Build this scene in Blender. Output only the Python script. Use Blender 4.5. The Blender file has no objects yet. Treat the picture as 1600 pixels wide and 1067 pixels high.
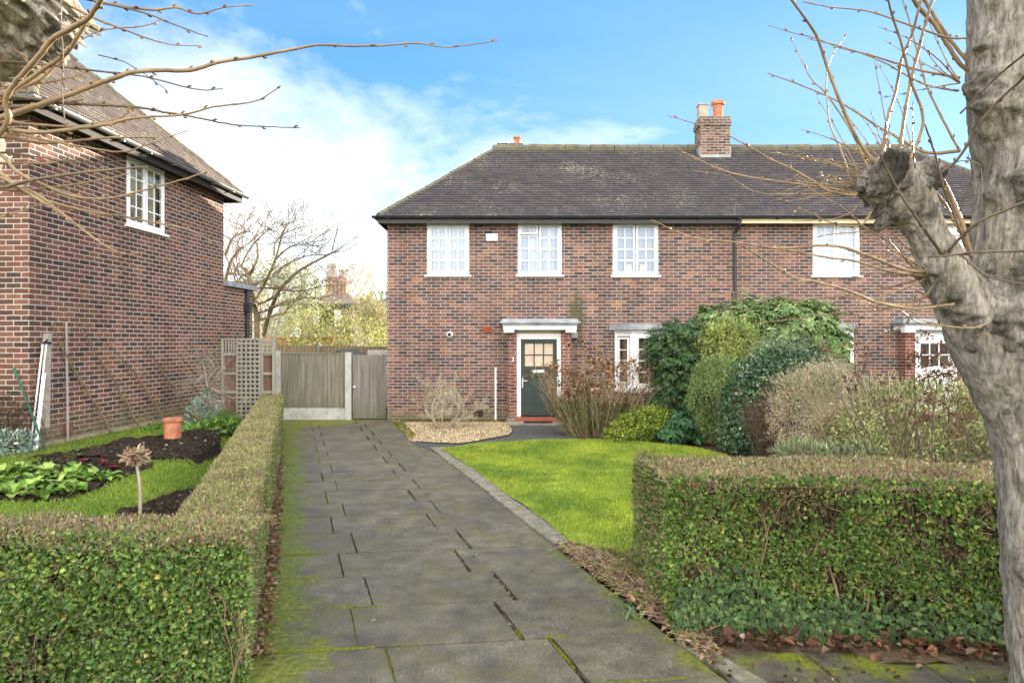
import bpy, math, random
import numpy as np
from mathutils import Vector, Matrix, noise
R = math.radians
scene = bpy.context.scene
COL = scene.collection
rng = np.random.default_rng(7)
random.seed(7)
CH, F = 1.88, 1067.0            # camera height, focal length in photo pixels

def P(px, py, Y):               # photo direction at distance Y -> point
    return np.array([(px-800)*Y/F, Y, CH-(py-533.5)*Y/F])
def G(px, py, z=0.0):           # point on level z
    Y = (CH-z)*F/(py-533.5)
    return np.array([(px-800)*Y/F, Y, z])

# ------------------------------------------------------------------ objects
def tag(o, label=None, cat=None, group=None, kind=None):
    if label: o['label'] = label
    if cat: o['category'] = cat
    if group: o['group'] = group
    if kind: o['kind'] = kind
    return o
def thing(name, label, cat, loc=(0, 0, 0), rz=0.0, group=None):
    o = bpy.data.objects.new(name, None); COL.objects.link(o)
    o.empty_display_size = 0.2
    o.location = loc; o.rotation_euler = (0, 0, rz)
    return tag(o, label, cat, group)
def wm(o):
    m = Matrix.Identity(4)
    while o is not None:
        m = o.matrix_basis @ m; o = o.parent
    return m
def np_mesh(name, V, faces, mat, parent=None, local=False, smooth=False, col=None):
    """V (n,3); faces: list of (k,m) index arrays"""
    V = np.asarray(V, dtype=np.float64)
    if parent is not None and not local:
        m = np.array(wm(parent).inverted())
        V = V @ m[:3, :3].T + m[:3, 3]
    me = bpy.data.meshes.new(name)
    fl = [np.asarray(f, dtype=np.int32) for f in faces if len(f)]
    loops = np.concatenate([f.ravel() for f in fl])
    tot = np.concatenate([np.full(len(f), f.shape[1], dtype=np.int32) for f in fl])
    start = np.concatenate([[0], np.cumsum(tot)[:-1]]).astype(np.int32)
    me.vertices.add(len(V)); me.vertices.foreach_set('co', V.astype(np.float32).ravel())
    me.loops.add(len(loops)); me.loops.foreach_set('vertex_index', loops)
    me.polygons.add(len(tot)); me.polygons.foreach_set('loop_start', start)
    me.polygons.foreach_set('use_smooth', np.full(len(tot), bool(smooth)))
    me.update(calc_edges=True)
    if col is not None:
        c = np.ones((len(V), 4), dtype=np.float32); c[:, :3] = col
        a = me.attributes.new('Col', 'FLOAT_COLOR', 'POINT'); a.data.foreach_set('color', c.ravel())
    me.materials.append(mat)
    o = bpy.data.objects.new(name, me); COL.objects.link(o)
    if parent is not None: o.parent = parent
    return o

class MB:
    def __init__(s, M=None):
        s.v = []; s.f3 = []; s.f4 = []; s.n = 0; s.M = M
    def add(s, V, faces):
        V = np.asarray(V, dtype=float)
        if s.M is not None:
            m = np.array(s.M); V = V @ m[:3, :3].T + m[:3, 3]
        s.v.append(V)
        for f in faces:
            (s.f4 if len(f) == 4 else s.f3).append([i+s.n for i in f])
        s.n += len(V); return s
    def quad(s, a, b, c, d): return s.add([a, b, c, d], [(0, 1, 2, 3)])
    def tri(s, a, b, c): return s.add([a, b, c], [(0, 1, 2)])
    def box(s, x0, x1, y0, y1, z0, z1):
        V = [(x, y, z) for z in (z0, z1) for y in (y0, y1) for x in (x0, x1)]
        return s.add(V, [(0, 2, 3, 1), (4, 5, 7, 6), (0, 1, 5, 4), (2, 6, 7, 3), (0, 4, 6, 2), (1, 3, 7, 5)])
    def slab(s, pts, z0, z1, inset=0.0):      # convex polygon prism
        n = len(pts); pts = np.asarray(pts, float)[:, :2]; c = pts.mean(0)
        top = c+(pts-c)*(1-inset)
        V = [(*p, z0) for p in pts]+[(*p, z1-inset*0.6) for p in pts]+[(*p, z1) for p in top]
        s.add(V, [])
        b = s.n-len(V)
        for i in range(n):
            j = (i+1) % n
            s.f4.append([b+i, b+j, b+n+j, b+n+i]); s.f4.append([b+n+i, b+n+j, b+2*n+j, b+2*n+i])
        for i in range(1, n-1): s.f3.append([b+2*n, b+2*n+i, b+2*n+i+1])
        return s
    def bar(s, a, b, w, h):                   # rectangular bar a->b
        a = np.asarray(a, float); b = np.asarray(b, float); d = b-a; d /= np.linalg.norm(d)
        up = np.array([0, 0, 1.]) if abs(d[2]) < .9 else np.array([1., 0, 0])
        x = np.cross(d, up); x /= np.linalg.norm(x); y = np.cross(x, d)
        V = [p+x*sx*w/2+y*sy*h/2 for p in (a, b) for sx, sy in ((-1, -1), (1, -1), (1, 1), (-1, 1))]
        return s.add(V, [(0, 1, 2, 3), (7, 6, 5, 4), (0, 4, 5, 1), (1, 5, 6, 2), (2, 6, 7, 3), (3, 7, 4, 0)])
    def tube(s, pts, rad, n=6, cap=True):
        pts = np.asarray(pts, float); k = len(pts); rad = np.broadcast_to(rad, (k,)).astype(float)
        t = np.gradient(pts, axis=0); t /= np.linalg.norm(t, axis=1)[:, None]+1e-9
        u = np.cross(t[0], [0.3, 0.2, 1.0]); u /= np.linalg.norm(u)+1e-9
        ang = np.linspace(0, 2*np.pi, n, endpoint=False); V = np.empty((k, n, 3))
        for i in range(k):
            u = u-t[i]*np.dot(u, t[i]); u /= np.linalg.norm(u)+1e-9
            w = np.cross(t[i], u)
            V[i] = pts[i]+rad[i]*(np.cos(ang)[:, None]*u+np.sin(ang)[:, None]*w)
        fs = []
        for i in range(k-1):
            for j in range(n):
                a = i*n+j; b = i*n+(j+1) % n
                fs.append((a, b, b+n, a+n))
        V = V.reshape(-1, 3)
        if cap:
            V = np.vstack([V, pts[0], pts[-1]]); c0 = k*n
            fs += [(c0, (j+1) % n, j) for j in range(n)]+[(c0+1, (k-1)*n+j, (k-1)*n+(j+1) % n) for j in range(n)]
        return s.add(V, fs)
    def lathe(s, prof, c=(0, 0, 0), n=20, axis='z'):
        c = np.asarray(c, float); V = []
        for r, h in prof:
            for j in range(n):
                a = 2*math.pi*j/n; x, y = r*math.cos(a), r*math.sin(a)
                V.append(c+((x, y, h) if axis == 'z' else (x, h, y)))
        fs = [(i*n+j, i*n+(j+1) % n, (i+1)*n+(j+1) % n, (i+1)*n+j) for i in range(len(prof)-1) for j in range(n)]
        return s.add(V, fs)
    def build(s, name, mat, parent=None, local=False, smooth=False):
        return np_mesh(name, np.vstack(s.v), [np.array(s.f3).reshape(-1, 3), np.array(s.f4).reshape(-1, 4)], mat, parent, local, smooth)

# ------------------------------------------------------------------ materials
class NT:
    def __init__(s, name):
        s.m = bpy.data.materials.new(name); s.m.use_nodes = True; s.t = s.m.node_tree
        s.b = s.t.nodes['Principled BSDF']; s.out = s.t.nodes['Material Output']
    def n(s, typ, **kw):
        nd = s.t.nodes.new(typ)
        for k, v in kw.items(): setattr(nd, k, v)
        return nd
    def link(s, a, b): s.t.links.new(a, b)
    def setin(s, sock, v):
        if hasattr(v, 'is_output'): s.link(v, sock)
        elif isinstance(v, (tuple, list)) and len(v) == 3 and sock.type == 'RGBA': sock.default_value = (*v, 1)
        else: sock.default_value = v
    def math(s, op, a, b=0.0, clamp=False):
        nd = s.n('ShaderNodeMath', operation=op, use_clamp=clamp); s.setin(nd.inputs[0], a); s.setin(nd.inputs[1], b); return nd.outputs[0]
    def mix(s, f, a, b, mode='MIX'):
        nd = s.n('ShaderNodeMix', data_type='RGBA', blend_type=mode); s.setin(nd.inputs[0], f); s.setin(nd.inputs[6], a); s.setin(nd.inputs[7], b); return nd.outputs[2]
    def ramp(s, f, stops, interp='LINEAR'):
        nd = s.n('ShaderNodeValToRGB'); cr = nd.color_ramp; cr.interpolation = interp
        while len(cr.elements) < len(stops): cr.elements.new(0.5)
        for e, (p, c) in zip(cr.elements, stops):
            e.position = p; e.color = (*c, 1) if isinstance(c, (tuple, list)) else (c, c, c, 1)
        s.setin(nd.inputs[0], f); return nd.outputs[0]
    def obj(s): return s.n('ShaderNodeTexCoord').outputs['Object']
    def noise(s, vec, scale, detail=4, rough=.55, dim='3D'):
        nd = s.n('ShaderNodeTexNoise', noise_dimensions=dim); s.setin(nd.inputs['Vector'], vec)
        nd.inputs['Scale'].default_value = scale; nd.inputs['Detail'].default_value = detail; nd.inputs['Roughness'].default_value = rough
        return nd.outputs['Fac']
    def mapv(s, vec, scale=(1, 1, 1), loc=(0, 0, 0), rot=(0, 0, 0)):
        nd = s.n('ShaderNodeMapping'); s.setin(nd.inputs[0], vec); nd.inputs['Scale'].default_value = scale
        nd.inputs['Location'].default_value = loc; nd.inputs['Rotation'].default_value = rot; return nd.outputs[0]
    def bump(s, h, strength=.4, dist=.01):
        nd = s.n('ShaderNodeBump'); nd.inputs['Strength'].default_value = strength; nd.inputs['Distance'].default_value = dist
        s.setin(nd.inputs['Height'], h); s.link(nd.outputs[0], s.b.inputs['Normal'])
    def base(s, c, rough=.6, spec=.3, metal=0.0):
        s.setin(s.b.inputs['Base Color'], c); s.setin(s.b.inputs['Roughness'], rough)
        s.b.inputs['Specular IOR Level'].default_value = spec; s.b.inputs['Metallic'].default_value = metal
        return s.m

def plain(name, c, rough=.6, spec=.3, var=.15, scale=6.0, metal=0.0, bump=0.0):
    t = NT(name); v = t.noise(t.obj(), scale, 6)
    c2 = tuple(x*(1-var) for x in c); c3 = tuple(min(1, x*(1+var)) for x in c)
    col = t.ramp(v, [(.3, c2), (.7, c3)])
    if bump: t.bump(t.noise(t.obj(), scale*6, 4), bump, .01)
    return t.base(col, rough, spec, metal)

def brick_mat(name, stops, mortar, base_algae=.5, stain=None, bump=.5):
    t = NT(name); o = t.obj(); sp = t.n('ShaderNodeSeparateXYZ'); t.link(o, sp.inputs[0])
    u = t.math('ADD', sp.outputs[0], sp.outputs[1]); cb = t.n('ShaderNodeCombineXYZ'); t.link(u, cb.inputs[0]); t.link(sp.outputs[2], cb.inputs[1])
    wob = t.n('ShaderNodeTexNoise'); wob.inputs['Scale'].default_value = 9; t.link(cb.outputs[0], wob.inputs['Vector'])
    w1 = t.n('ShaderNodeVectorMath', operation='SUBTRACT'); t.link(wob.outputs['Color'], w1.inputs[0]); w1.inputs[1].default_value = (.5, .5, .5)
    w2 = t.n('ShaderNodeVectorMath', operation='SCALE'); t.link(w1.outputs[0], w2.inputs[0]); w2.inputs['Scale'].default_value = .010
    w3 = t.n('ShaderNodeVectorMath', operation='ADD'); t.link(cb.outputs[0], w3.inputs[0]); t.link(w2.outputs[0], w3.inputs[1])
    br = t.n('ShaderNodeTexBrick', offset=.5)
    t.link(w3.outputs[0], br.inputs['Vector'])
    for k, v in (('Color1', (0, 0, 0, 1)), ('Color2', (1, 1, 1, 1)), ('Mortar', (.5, .5, .5, 1)), ('Scale', 1.0), ('Mortar Size', .0072), ('Mortar Smooth', .3), ('Bias', 0.0), ('Brick Width', .225), ('Row Height', .075)):
        br.inputs[k].default_value = v
    s3 = t.n('ShaderNodeSeparateXYZ'); t.link(w3.outputs[0], s3.inputs[0])
    row = t.math('FLOOR', t.math('DIVIDE', s3.outputs[1], .075)); odd = t.math('FLOORED_MODULO', row, 2.0)
    cidx = t.math('FLOOR', t.math('DIVIDE', t.math('ADD', s3.outputs[0], t.math('MULTIPLY', t.math('SUBTRACT', 1.0, odd), .1125)), .225))
    cc = t.n('ShaderNodeCombineXYZ'); t.link(row, cc.inputs[0]); t.link(cidx, cc.inputs[1]); wnz = t.n('ShaderNodeTexWhiteNoise', noise_dimensions='2D'); t.link(cc.outputs[0], wnz.inputs['Vector'])
    rnd = t.math('ADD', wnz.outputs['Value'], t.math('MULTIPLY', t.math('SUBTRACT', t.noise(o, .9, 3), .5), .25))
    col = t.ramp(rnd, stops)
    fine = t.noise(o, 38, 5, .7)
    col = t.mix(1.0, col, t.ramp(fine, [(.25, .62), (.75, 1.3)]), 'MULTIPLY')
    mo = t.mix(t.noise(o, 14, 4), tuple(x*.8 for x in mortar), tuple(min(1, x*1.15) for x in mortar))
    col = t.mix(br.outputs['Fac'], col, mo)
    big = t.noise(o, .55, 5, .6)
    col = t.mix(1.0, col, t.ramp(big, [(.3, .80), (.7, 1.16)]), 'MULTIPLY'); drip = t.noise(t.mapv(o, (1.6, 1.6, .22)), 1.6, 6, .6); col = t.mix(1.0, col, t.ramp(drip, [(.35, .84), (.6, 1.06)]), 'MULTIPLY')
    if base_algae:
        h = t.math('SUBTRACT', base_algae, sp.outputs[2]); h = t.math('ADD', t.math('MULTIPLY', h, 2.4), t.math('MULTIPLY', t.math('SUBTRACT', t.noise(o, 3.0, 5), .5), 1.2))
        m = t.ramp(h, [(.1, 0.0), (.9, 1.0)])
        col = t.mix(t.math('MULTIPLY', m, .55), col, (.16, .155, .075))
    if stain:
        cx, cz, rx, rz = stain
        dx = t.math('DIVIDE', t.math('SUBTRACT', sp.outputs[0], cx), rx); dz = t.math('DIVIDE', t.math('SUBTRACT', sp.outputs[2], cz), rz)
        d = t.math('SQRT', t.math('ADD', t.math('MULTIPLY', dx, dx), t.math('MULTIPLY', dz, dz)))
        d = t.math('ADD', d, t.math('MULTIPLY', t.math('SUBTRACT', t.noise(o, 4, 5), .5), 1.3))
        col = t.mix(t.ramp(d, [(.35, .75), (1.05, 0.0)]), col, (.055, .06, .025))
    hgt = t.math('ADD', t.math('MULTIPLY', br.outputs['Fac'], -1.0), t.math('MULTIPLY', fine, .35))
    t.bump(hgt, bump, .008)
    return t.base(col, .85, .2)

BR_STOPS = [(0.0, (.050, .045, .052)), (.12, (.075, .058, .062)), (.3, (.106, .068, .065)), (.55, (.135, .076, .068)), (.75, (.166, .088, .073)), (.92, (.205, .110, .084)), (1.0, (.27, .145, .092))]
M_brick = brick_mat('brick', BR_STOPS, (.42, .365, .325), .42, (1.52, 2.45, .28, .75))
M_brick2 = brick_mat('brick_neighbour', BR_STOPS, (.42, .365, .325), .42)
BR_L = [(0.0, (.052, .038, .038)), (.2, (.082, .049, .045)), (.45, (.118, .058, .049)), (.7, (.15, .068, .054)), (1.0, (.195, .095, .07))]
M_brickL = brick_mat('brick_left', BR_L, (.49, .43, .365), .5)
M_brickred = brick_mat('brick_red', [(0, (.09, .04, .035)), (.5, (.165, .06, .05)), (1, (.21, .085, .065))], (.4, .34, .3), .3)
M_brickch = brick_mat('brick_chimney', [(0, (.05, .04, .04)), (.5, (.14, .09, .075)), (1, (.22, .14, .10))], (.42, .38, .32), 0)

def roof_mat(name, row, tint=(1, 1, 1)):
    t = NT(name); o = t.obj(); sp = t.n('ShaderNodeSeparateXYZ'); t.link(o, sp.inputs[0])
    u = t.math('ADD', sp.outputs[0], sp.outputs[1]); cb = t.n('ShaderNodeCombineXYZ'); t.link(u, cb.inputs[0]); t.link(sp.outputs[2], cb.inputs[1])
    br = t.n('ShaderNodeTexBrick', offset=.5); t.link(cb.outputs[0], br.inputs['Vector'])
    for k, v in (('Color1', (0, 0, 0, 1)), ('Color2', (1, 1, 1, 1)), ('Mortar', (.0, .0, .0, 1)), ('Scale', 1.0), ('Mortar Size', .003), ('Mortar Smooth', .1), ('Bias', 0.0), ('Brick Width', .165), ('Row Height', row)):
        br.inputs[k].default_value = v
    col = t.ramp(br.outputs['Color'], [(q, tuple(a*b for a, b in zip(c, tint))) for q, c in ((0, (.056, .051, .057)), (.5, (.070, .063, .069)), (.85, (.084, .075, .079)), (1, (.10, .082, .081)))])
    big = t.noise(o, .8, 6, .65)
    col = t.mix(t.ramp(big, [(.5, 0.0), (.75, .2)]), col, (.11, .10, .085))
    sc = t.mapv(o, (1, 1, 2.2))
    lich = t.math('ADD', t.noise(sc, 13, 3, .6), t.math('MULTIPLY', t.noise(o, 1.7, 4), .55))
    col = t.mix(t.ramp(lich, [(1.02, 0.0), (1.08, .7)]), col, (.40, .38, .29))
    lich2 = t.math('ADD', t.noise(sc, 24, 2, .5), t.math('MULTIPLY', t.noise(o, 1.0, 3), .4))
    col = t.mix(t.ramp(lich2, [(.86, 0.0), (.90, .8)]), col, (.5, .47, .36))
    mz = t.math('ADD', sp.outputs[2], t.math('MULTIPLY', t.noise(o, 2.0, 5), 1.3))
    col = t.mix(t.ramp(t.math('SUBTRACT', mz, 7.62), [(0.0, 0.0), (.5, .35)]), col, (.13, .13, .06))
    t.bump(t.math('ADD', t.noise(o, 40, 4), br.outputs['Color']), .35, .01)
    return t.base(col, .8, .25)
M_roof = roof_mat('roof_tiles', .0755)
M_roofL = roof_mat('roof_tiles_left', .085, (1.75, 1.65, 1.4))  # same tiles, sun and flare wash put into a lighter tint
M_ridge = None
def ridge_mat():
    t = NT('ridge_tiles'); o = t.obj()
    c = t.ramp(t.noise(o, 5, 6, .7), [(.3, (.08, .07, .06)), (.5, (.12, .112, .085)), (.64, (.135, .135, .07)), (.82, (.27, .255, .2))])
    t.bump(t.noise(o, 30, 4), .5, .01); return t.base(c, .9, .2)
M_ridge = ridge_mat()
M_white = plain('white_upvc', (.86, .87, .89), .35, .4, .03)
M_whitepaint = plain('white_paint', (.74, .75, .76), .5, .3, .08)
M_cream = plain('cream_paint', (.62, .53, .36), .6, .3, .1)
M_black = plain('black_gutter', (.022, .023, .027), .4, .4, .2)
M_soffit = plain('dark_soffit', (.03, .026, .024), .7, .2, .2)
M_greygut = plain('grey_gutter', (.13, .13, .13), .35, .5, .15)
M_lead = plain('lead', (.27, .29, .32), .55, .35, .3, 5.0, bump=.3)
M_green = plain('green_door', (.034, .051, .047), .5, .25, .1)
M_greend = plain('green_door_groove', (.015, .027, .024), .5, .3, .1)
M_chrome = plain('brushed_metal', (.6, .6, .6), .3, .5, .05, metal=.9)
M_redtile = plain('red_tile', (.30, .085, .055), .55, .3, .25, 9)
M_stone = plain('stone', (.24, .22, .17), .85, .2, .35, 4, bump=.4)
M_mat = plain('doormat', (.02, .02, .02), .9, .1, .3)
M_terra = plain('terracotta', (.42, .15, .085), .75, .25, .18, 5)
M_terra2 = plain('terracotta_pot', (.42, .17, .10), .8, .2, .4, 9, bump=.2)
M_creampot = plain('buff_pot', (.34, .31, .26), .8, .2, .2, 5)
M_conc = plain('concrete', (.42, .42, .40), .85, .2, .2, 6, bump=.2)
M_plinth = plain('plinth', (.30, .25, .17), .9, .2, .3, 5, bump=.4)
M_frost = plain('frosted_pane', (.52, .42, .32), .25, .5, .18, 3)
M_dark = plain('dark_interior', (.05, .05, .045), .8, .1, .4, 1.5)
M_paleback = plain('reflection_pale', (.75, .68, .5), .8, .1, .35, 1.2)
M_netcurtain = None
def curtain_mat(name, a, b, freq=55):
    t = NT(name); o = t.obj(); sp = t.n('ShaderNodeSeparateXYZ'); t.link(o, sp.inputs[0])
    w = t.math('SINE', t.math('ADD', t.math('MULTIPLY', t.math('ADD', sp.outputs[0], sp.outputs[1]), freq), t.math('MULTIPLY', t.noise(o, 3, 3), 6)))
    c = t.mix(t.math('ADD', t.math('MULTIPLY', w, .4), .5, True), a, b); return t.base(c, .9, .1)
M_netcurtain = curtain_mat('net_curtain', (.70, .79, .91), (.80, .86, .94))
M_beigecurtain = curtain_mat('beige_curtain', (.20, .15, .08), (.62, .52, .34), 40)
def glass_mat():
    t = NT('window_glass'); nt = t.t
    g = t.n('ShaderNodeBsdfGlossy'); g.inputs['Roughness'].default_value = .02; g.inputs['Color'].default_value = (.95, .97, 1, 1)
    tr = t.n('ShaderNodeBsdfTransparent'); tr.inputs['Color'].default_value = (.88, .91, .93, 1)
    fr = t.n('ShaderNodeFresnel'); fr.inputs['IOR'].default_value = 1.7
    mx = t.n('ShaderNodeMixShader'); t.link(fr.outputs[0], mx.inputs[0]); t.link(tr.outputs[0], mx.inputs[1]); t.link(g.outputs[0], mx.inputs[2])
    t.link(mx.outputs[0], t.out.inputs['Surface']); return t.m
M_glass = glass_mat()

def leaf_mat(name, rough=.45, spec=.4, trans=.25):
    t = NT(name); a = t.n('ShaderNodeAttribute', attribute_name='Col')
    t.base(a.outputs['Color'], rough, spec)
    tl = t.n('ShaderNodeBsdfTranslucent'); t.link(a.outputs['Color'], tl.inputs['Color'])
    mx = t.n('ShaderNodeMixShader'); mx.inputs[0].default_value = trans
    t.link(t.b.outputs[0], mx.inputs[1]); t.link(tl.outputs[0], mx.inputs[2]); t.link(mx.outputs[0], t.out.inputs['Surface'])
    return t.m
M_leaf = leaf_mat('leaf', .55, .22); M_leafg = leaf_mat('leaf_glossy', .38, .4, .15); M_dry = leaf_mat('dry_leaf', .85, .1, .2); M_twig = leaf_mat('twig', .85, .15, 0.0)
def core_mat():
    t = NT('hedge_dark_core'); o = t.obj(); v = t.noise(t.mapv(o, (60, 60, 22)), 1.0, 6, .7)
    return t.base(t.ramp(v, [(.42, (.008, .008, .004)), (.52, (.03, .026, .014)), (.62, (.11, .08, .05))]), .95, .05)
M_core = core_mat()  # for the solid dark twig core added inside the hedges to block light
M_stem = plain('stem', (.20, .15, .09), .8, .2, .35, 12)
M_stemgrey = plain('stem_grey', (.26, .23, .18), .85, .2, .35, 12)
M_stemdark = plain('stem_dark', (.09, .065, .05), .8, .2, .35, 12)
M_shoot = None
def shoot_mat(name, a, b, c):
    t = NT(name); o = t.obj()
    col = t.ramp(t.noise(o, 7, 5, .6), [(.25, a), (.5, b), (.75, c)])
    return t.base(col, .5, .4)
M_shoot = shoot_mat('shoot_bark', (.11, .075, .048), (.21, .145, .082), (.33, .245, .14))
M_shootdark = shoot_mat('shoot_bark_dark', (.055, .042, .03), (.10, .075, .05), (.17, .13, .085))
def bark_mat(name, light):
    t = NT(name); o = t.obj()
    st = t.noise(t.mapv(o, (11, 11, 2.0)), 2.2, 9, .72)
    col = t.ramp(st, [(.34, tuple(x*.42 for x in light)), (.45, tuple(x*.85 for x in light)), (.55, light), (.68, tuple(min(1, x*1.3) for x in light))])
    sp = t.noise(o, 26, 5, .7); col = t.mix(t.ramp(sp, [(.55, 0.0), (.7, .4)]), col, (.10, .085, .05))
    pat = t.noise(o, 2.6, 6, .65); col = t.mix(t.ramp(pat, [(.54, 0.0), (.7, .7)]), col, (.15, .13, .07)); blot = t.noise(t.mapv(o, (1, 1, .6)), 7.0, 5, .6); col = t.mix(1.0, col, t.ramp(blot, [(.35, .72), (.6, 1.15)]), 'MULTIPLY')
    kn = t.noise(t.mapv(o, (1, 1, 1.5)), 6.5, 4, .6); col = t.mix(t.ramp(kn, [(.64, 0.0), (.72, .8)]), col, (.05, .04, .028))
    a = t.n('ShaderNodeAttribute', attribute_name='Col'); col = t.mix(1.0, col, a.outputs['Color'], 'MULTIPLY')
    fi = t.noise(t.mapv(o, (70, 70, 13)), 1.0, 7, .72); col = t.mix(1.0, col, t.ramp(fi, [(.36, .5), (.47, .95), (.62, 1.28)]), 'MULTIPLY')
    lch = t.noise(o, 60, 3, .6); col = t.mix(t.ramp(lch, [(.66, 0.0), (.72, .55)]), col, (.5, .49, .43))
    t.bump(t.math('ADD', t.math('MULTIPLY', fi, 1.3), t.math('MULTIPLY', t.noise(o, 90, 5, .75), .8)), 1.0, .03)
    return t.base(col, .85, .2)
M_bark = bark_mat('trunk_bark', (.46, .42, .365))
M_barksunlit = bark_mat('trunk_bark_sunlit', (.66, .60, .48))  # copy of the bark with the sun's brightness put into a paler colour
# ------------------------------------------------------------------ foliage helpers
def unit(v): return v/(np.linalg.norm(v, axis=-1, keepdims=True)+1e-9)
def pick(pal, n, jit=.25):
    """pal: list of (weight, rgb)"""
    w = np.array([p[0] for p in pal], float); c = np.array([p[1] for p in pal], float)
    k = rng.choice(len(pal), n, p=w/w.sum()); out = c[k]*(1+rng.normal(0, jit, (n, 1)))
    return np.clip(out*(1+rng.normal(0, .06, (n, 3))), .004, .95)
def leaves(name, pos, axis, nrm, L, W, col, mat, parent=None, fold=.18, oval=True, curl=0.0):
    """pos base points, axis = direction of the midrib, nrm = face normal"""
    n = len(pos); axis = unit(axis); nrm = unit(nrm-axis*(nrm*axis).sum(1, keepdims=True)); side = np.cross(axis, nrm)
    L = np.broadcast_to(L, (n,))[:, None]; W = np.broadcast_to(W, (n,))[:, None]
    def pt(a, s, h): return pos+axis*L*a+side*W*s*.5+nrm*(W*h-L*curl*a*a)
    if oval:
        V = np.stack([pt(0, 0, 0), pt(.3, 1, fold), pt(.68, .8, fold), pt(1, 0, 0), pt(.68, -.8, fold), pt(.3, -1, fold)], 1).reshape(-1, 3)
        b = (np.arange(n)*6)[:, None]
        fs = [np.vstack([b+[0, 1, 2, 3], b+[0, 3, 4, 5]])]; k = 6
    else:
        V = np.stack([pt(0, 0, 0), pt(.45, 1, fold), pt(1, 0, 0), pt(.45, -1, fold)], 1).reshape(-1, 3)
        b = (np.arange(n)*4)[:, None]; fs = [np.vstack([b+[0, 1, 2], b+[0, 2, 3]])]; k = 4
    return np_mesh(name, V, fs, mat, parent, col=np.repeat(col, k, axis=0))
def sticks(name, a, b, r, col, mat, parent=None):
    """thin three-sided twigs a->b"""
    n = len(a); d = unit(b-a); u = unit(np.cross(d, rng.normal(size=(n, 3)))); w = np.cross(d, u); r = np.broadcast_to(r, (n,))[:, None]
    ring = lambda p, k: [p+r*k*(math.cos(t)*u+math.sin(t)*w) for t in (0, 2.094, 4.189)]
    V = np.stack(ring(a, 1)+ring(b, .6), 1).reshape(-1, 3); q = (np.arange(n)*6)[:, None]
    fs = [np.vstack([q+[0, 1, 4, 3], q+[1, 2, 5, 4], q+[2, 0, 3, 5]])]
    return np_mesh(name, V, fs, mat, parent, col=np.repeat(col, 6, axis=0))
def rdir(n): return unit(rng.normal(size=(n, 3)))
def vnoise(p, s, seed=0.0):
    return np.array([noise.noise(Vector((x*s+seed, y*s+seed*.7, z*s-seed))) for x, y, z in p])
def shell(blobs, n, thick=.14, zmin=.03, lump=.14, seed=0.0, lf=2.2):
    """points + outward normals near the surface of a union of ellipsoids"""
    B = np.array(blobs, float); area = (B[:, 3]*B[:, 4]*B[:, 5])**(2/3.); m = int(n*2.2)
    k = rng.choice(len(B), m, p=area/area.sum()); d = rdir(m)
    rad = 1-np.abs(rng.normal(0, thick, m))
    rad *= 1+lump*vnoise(d+B[k, :3], lf, seed)*1.6
    rad *= 1+lump*.9*vnoise(d+B[k, :3], lf*3.1, seed+5); tuft = rng.random(m) < .06; rad[tuft] *= rng.uniform(1.0, 1.14, tuft.sum())
    p = B[k, :3]+d*B[k, 3:]*rad[:, None]
    ok = p[:, 2] > zmin
    for i, b in enumerate(B):
        q = (((p-b[:3])/b[3:])**2).sum(1); ok &= (q > .5) | (k == i)
    p, d, k = p[ok][:n], d[ok][:n], k[ok][:n]
    return p, unit(d/B[k, 3:])
def foliage(parent, blobs, n, L, W, pal, mat=None, thick=.14, lump=.14, droop=0.0, up=.3, spread=.8, seed=0.0, name='foliage', lf=2.2, oval=False, jit=.25, tint=.25, zmin=.03, fold=.18):
    p, nr = shell(blobs, n, thick, zmin, lump, seed, lf); n = len(p)
    ax = unit(nr*.6+rdir(n)*spread+np.array([0, 0, -droop+up*.3])); fn = unit(nr+rdir(n)*.55+np.array([0, 0, up]))
    c = 1.2*pick(pal, n, jit)*(1+tint*vnoise(p, 1.7, seed+3)[:, None]*1.6)
    s = rng.uniform(.65, 1.25, n)
    return leaves(name, p, ax, fn, L*s, W*s, np.clip(c, .004, 1), mat or M_leaf, parent, fold, oval)
def grow(p, d, length, r, depth, out, spread=.6, up=.1, kids=(2, 3), shrink=.68, seg=5, wob=.12, tipr=.002, gravity=0.0):
    p = np.array(p, float); d = unit(np.array(d, float)); pts = [p.copy()]
    for i in range(seg):
        d = unit(d+rng.normal(0, wob, 3)+np.array([0, 0, up*.3-gravity*(i/seg)])); p = p+d*length/seg; pts.append(p.copy())
    r1 = max(r*.62, tipr); out.append((np.array(pts), np.linspace(r, r1, seg+1)))
    if depth > 0:
        for _ in range(rng.integers(kids[0], kids[1]+1)):
            t = rng.integers(max(1, seg//2), seg+1); nd = unit(d+rdir(1)[0]*spread+np.array([0, 0, up]))
            grow(pts[t], nd, length*shrink*rng.uniform(.75, 1.2), r1*.85 if t == seg else r1*.75, depth-1, out, spread, up, kids, shrink, seg, wob, tipr, gravity)
    return out
def stems(name, lines, mat, parent=None, n=5):
    mb = MB()
    for pts, r in lines: mb.tube(pts, r, n if r[0] > .006 else 4, cap=False)
    return mb.build(name, mat, parent, smooth=True)
def spline(pts, m=8):
    """Catmull-Rom resample"""
    p = np.asarray(pts, float); p = np.vstack([2*p[0]-p[1], p, 2*p[-1]-p[-2]]); out = []
    for i in range(1, len(p)-2):
        for t in np.linspace(0, 1, m, endpoint=False):
            out.append(.5*((2*p[i])+(-p[i-1]+p[i+1])*t+(2*p[i-1]-5*p[i]+4*p[i+1]-p[i+2])*t*t+(-p[i-1]+3*p[i]-3*p[i+1]+p[i+2])*t**3))
    out.append(p[-2]); return np.array(out)
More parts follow.
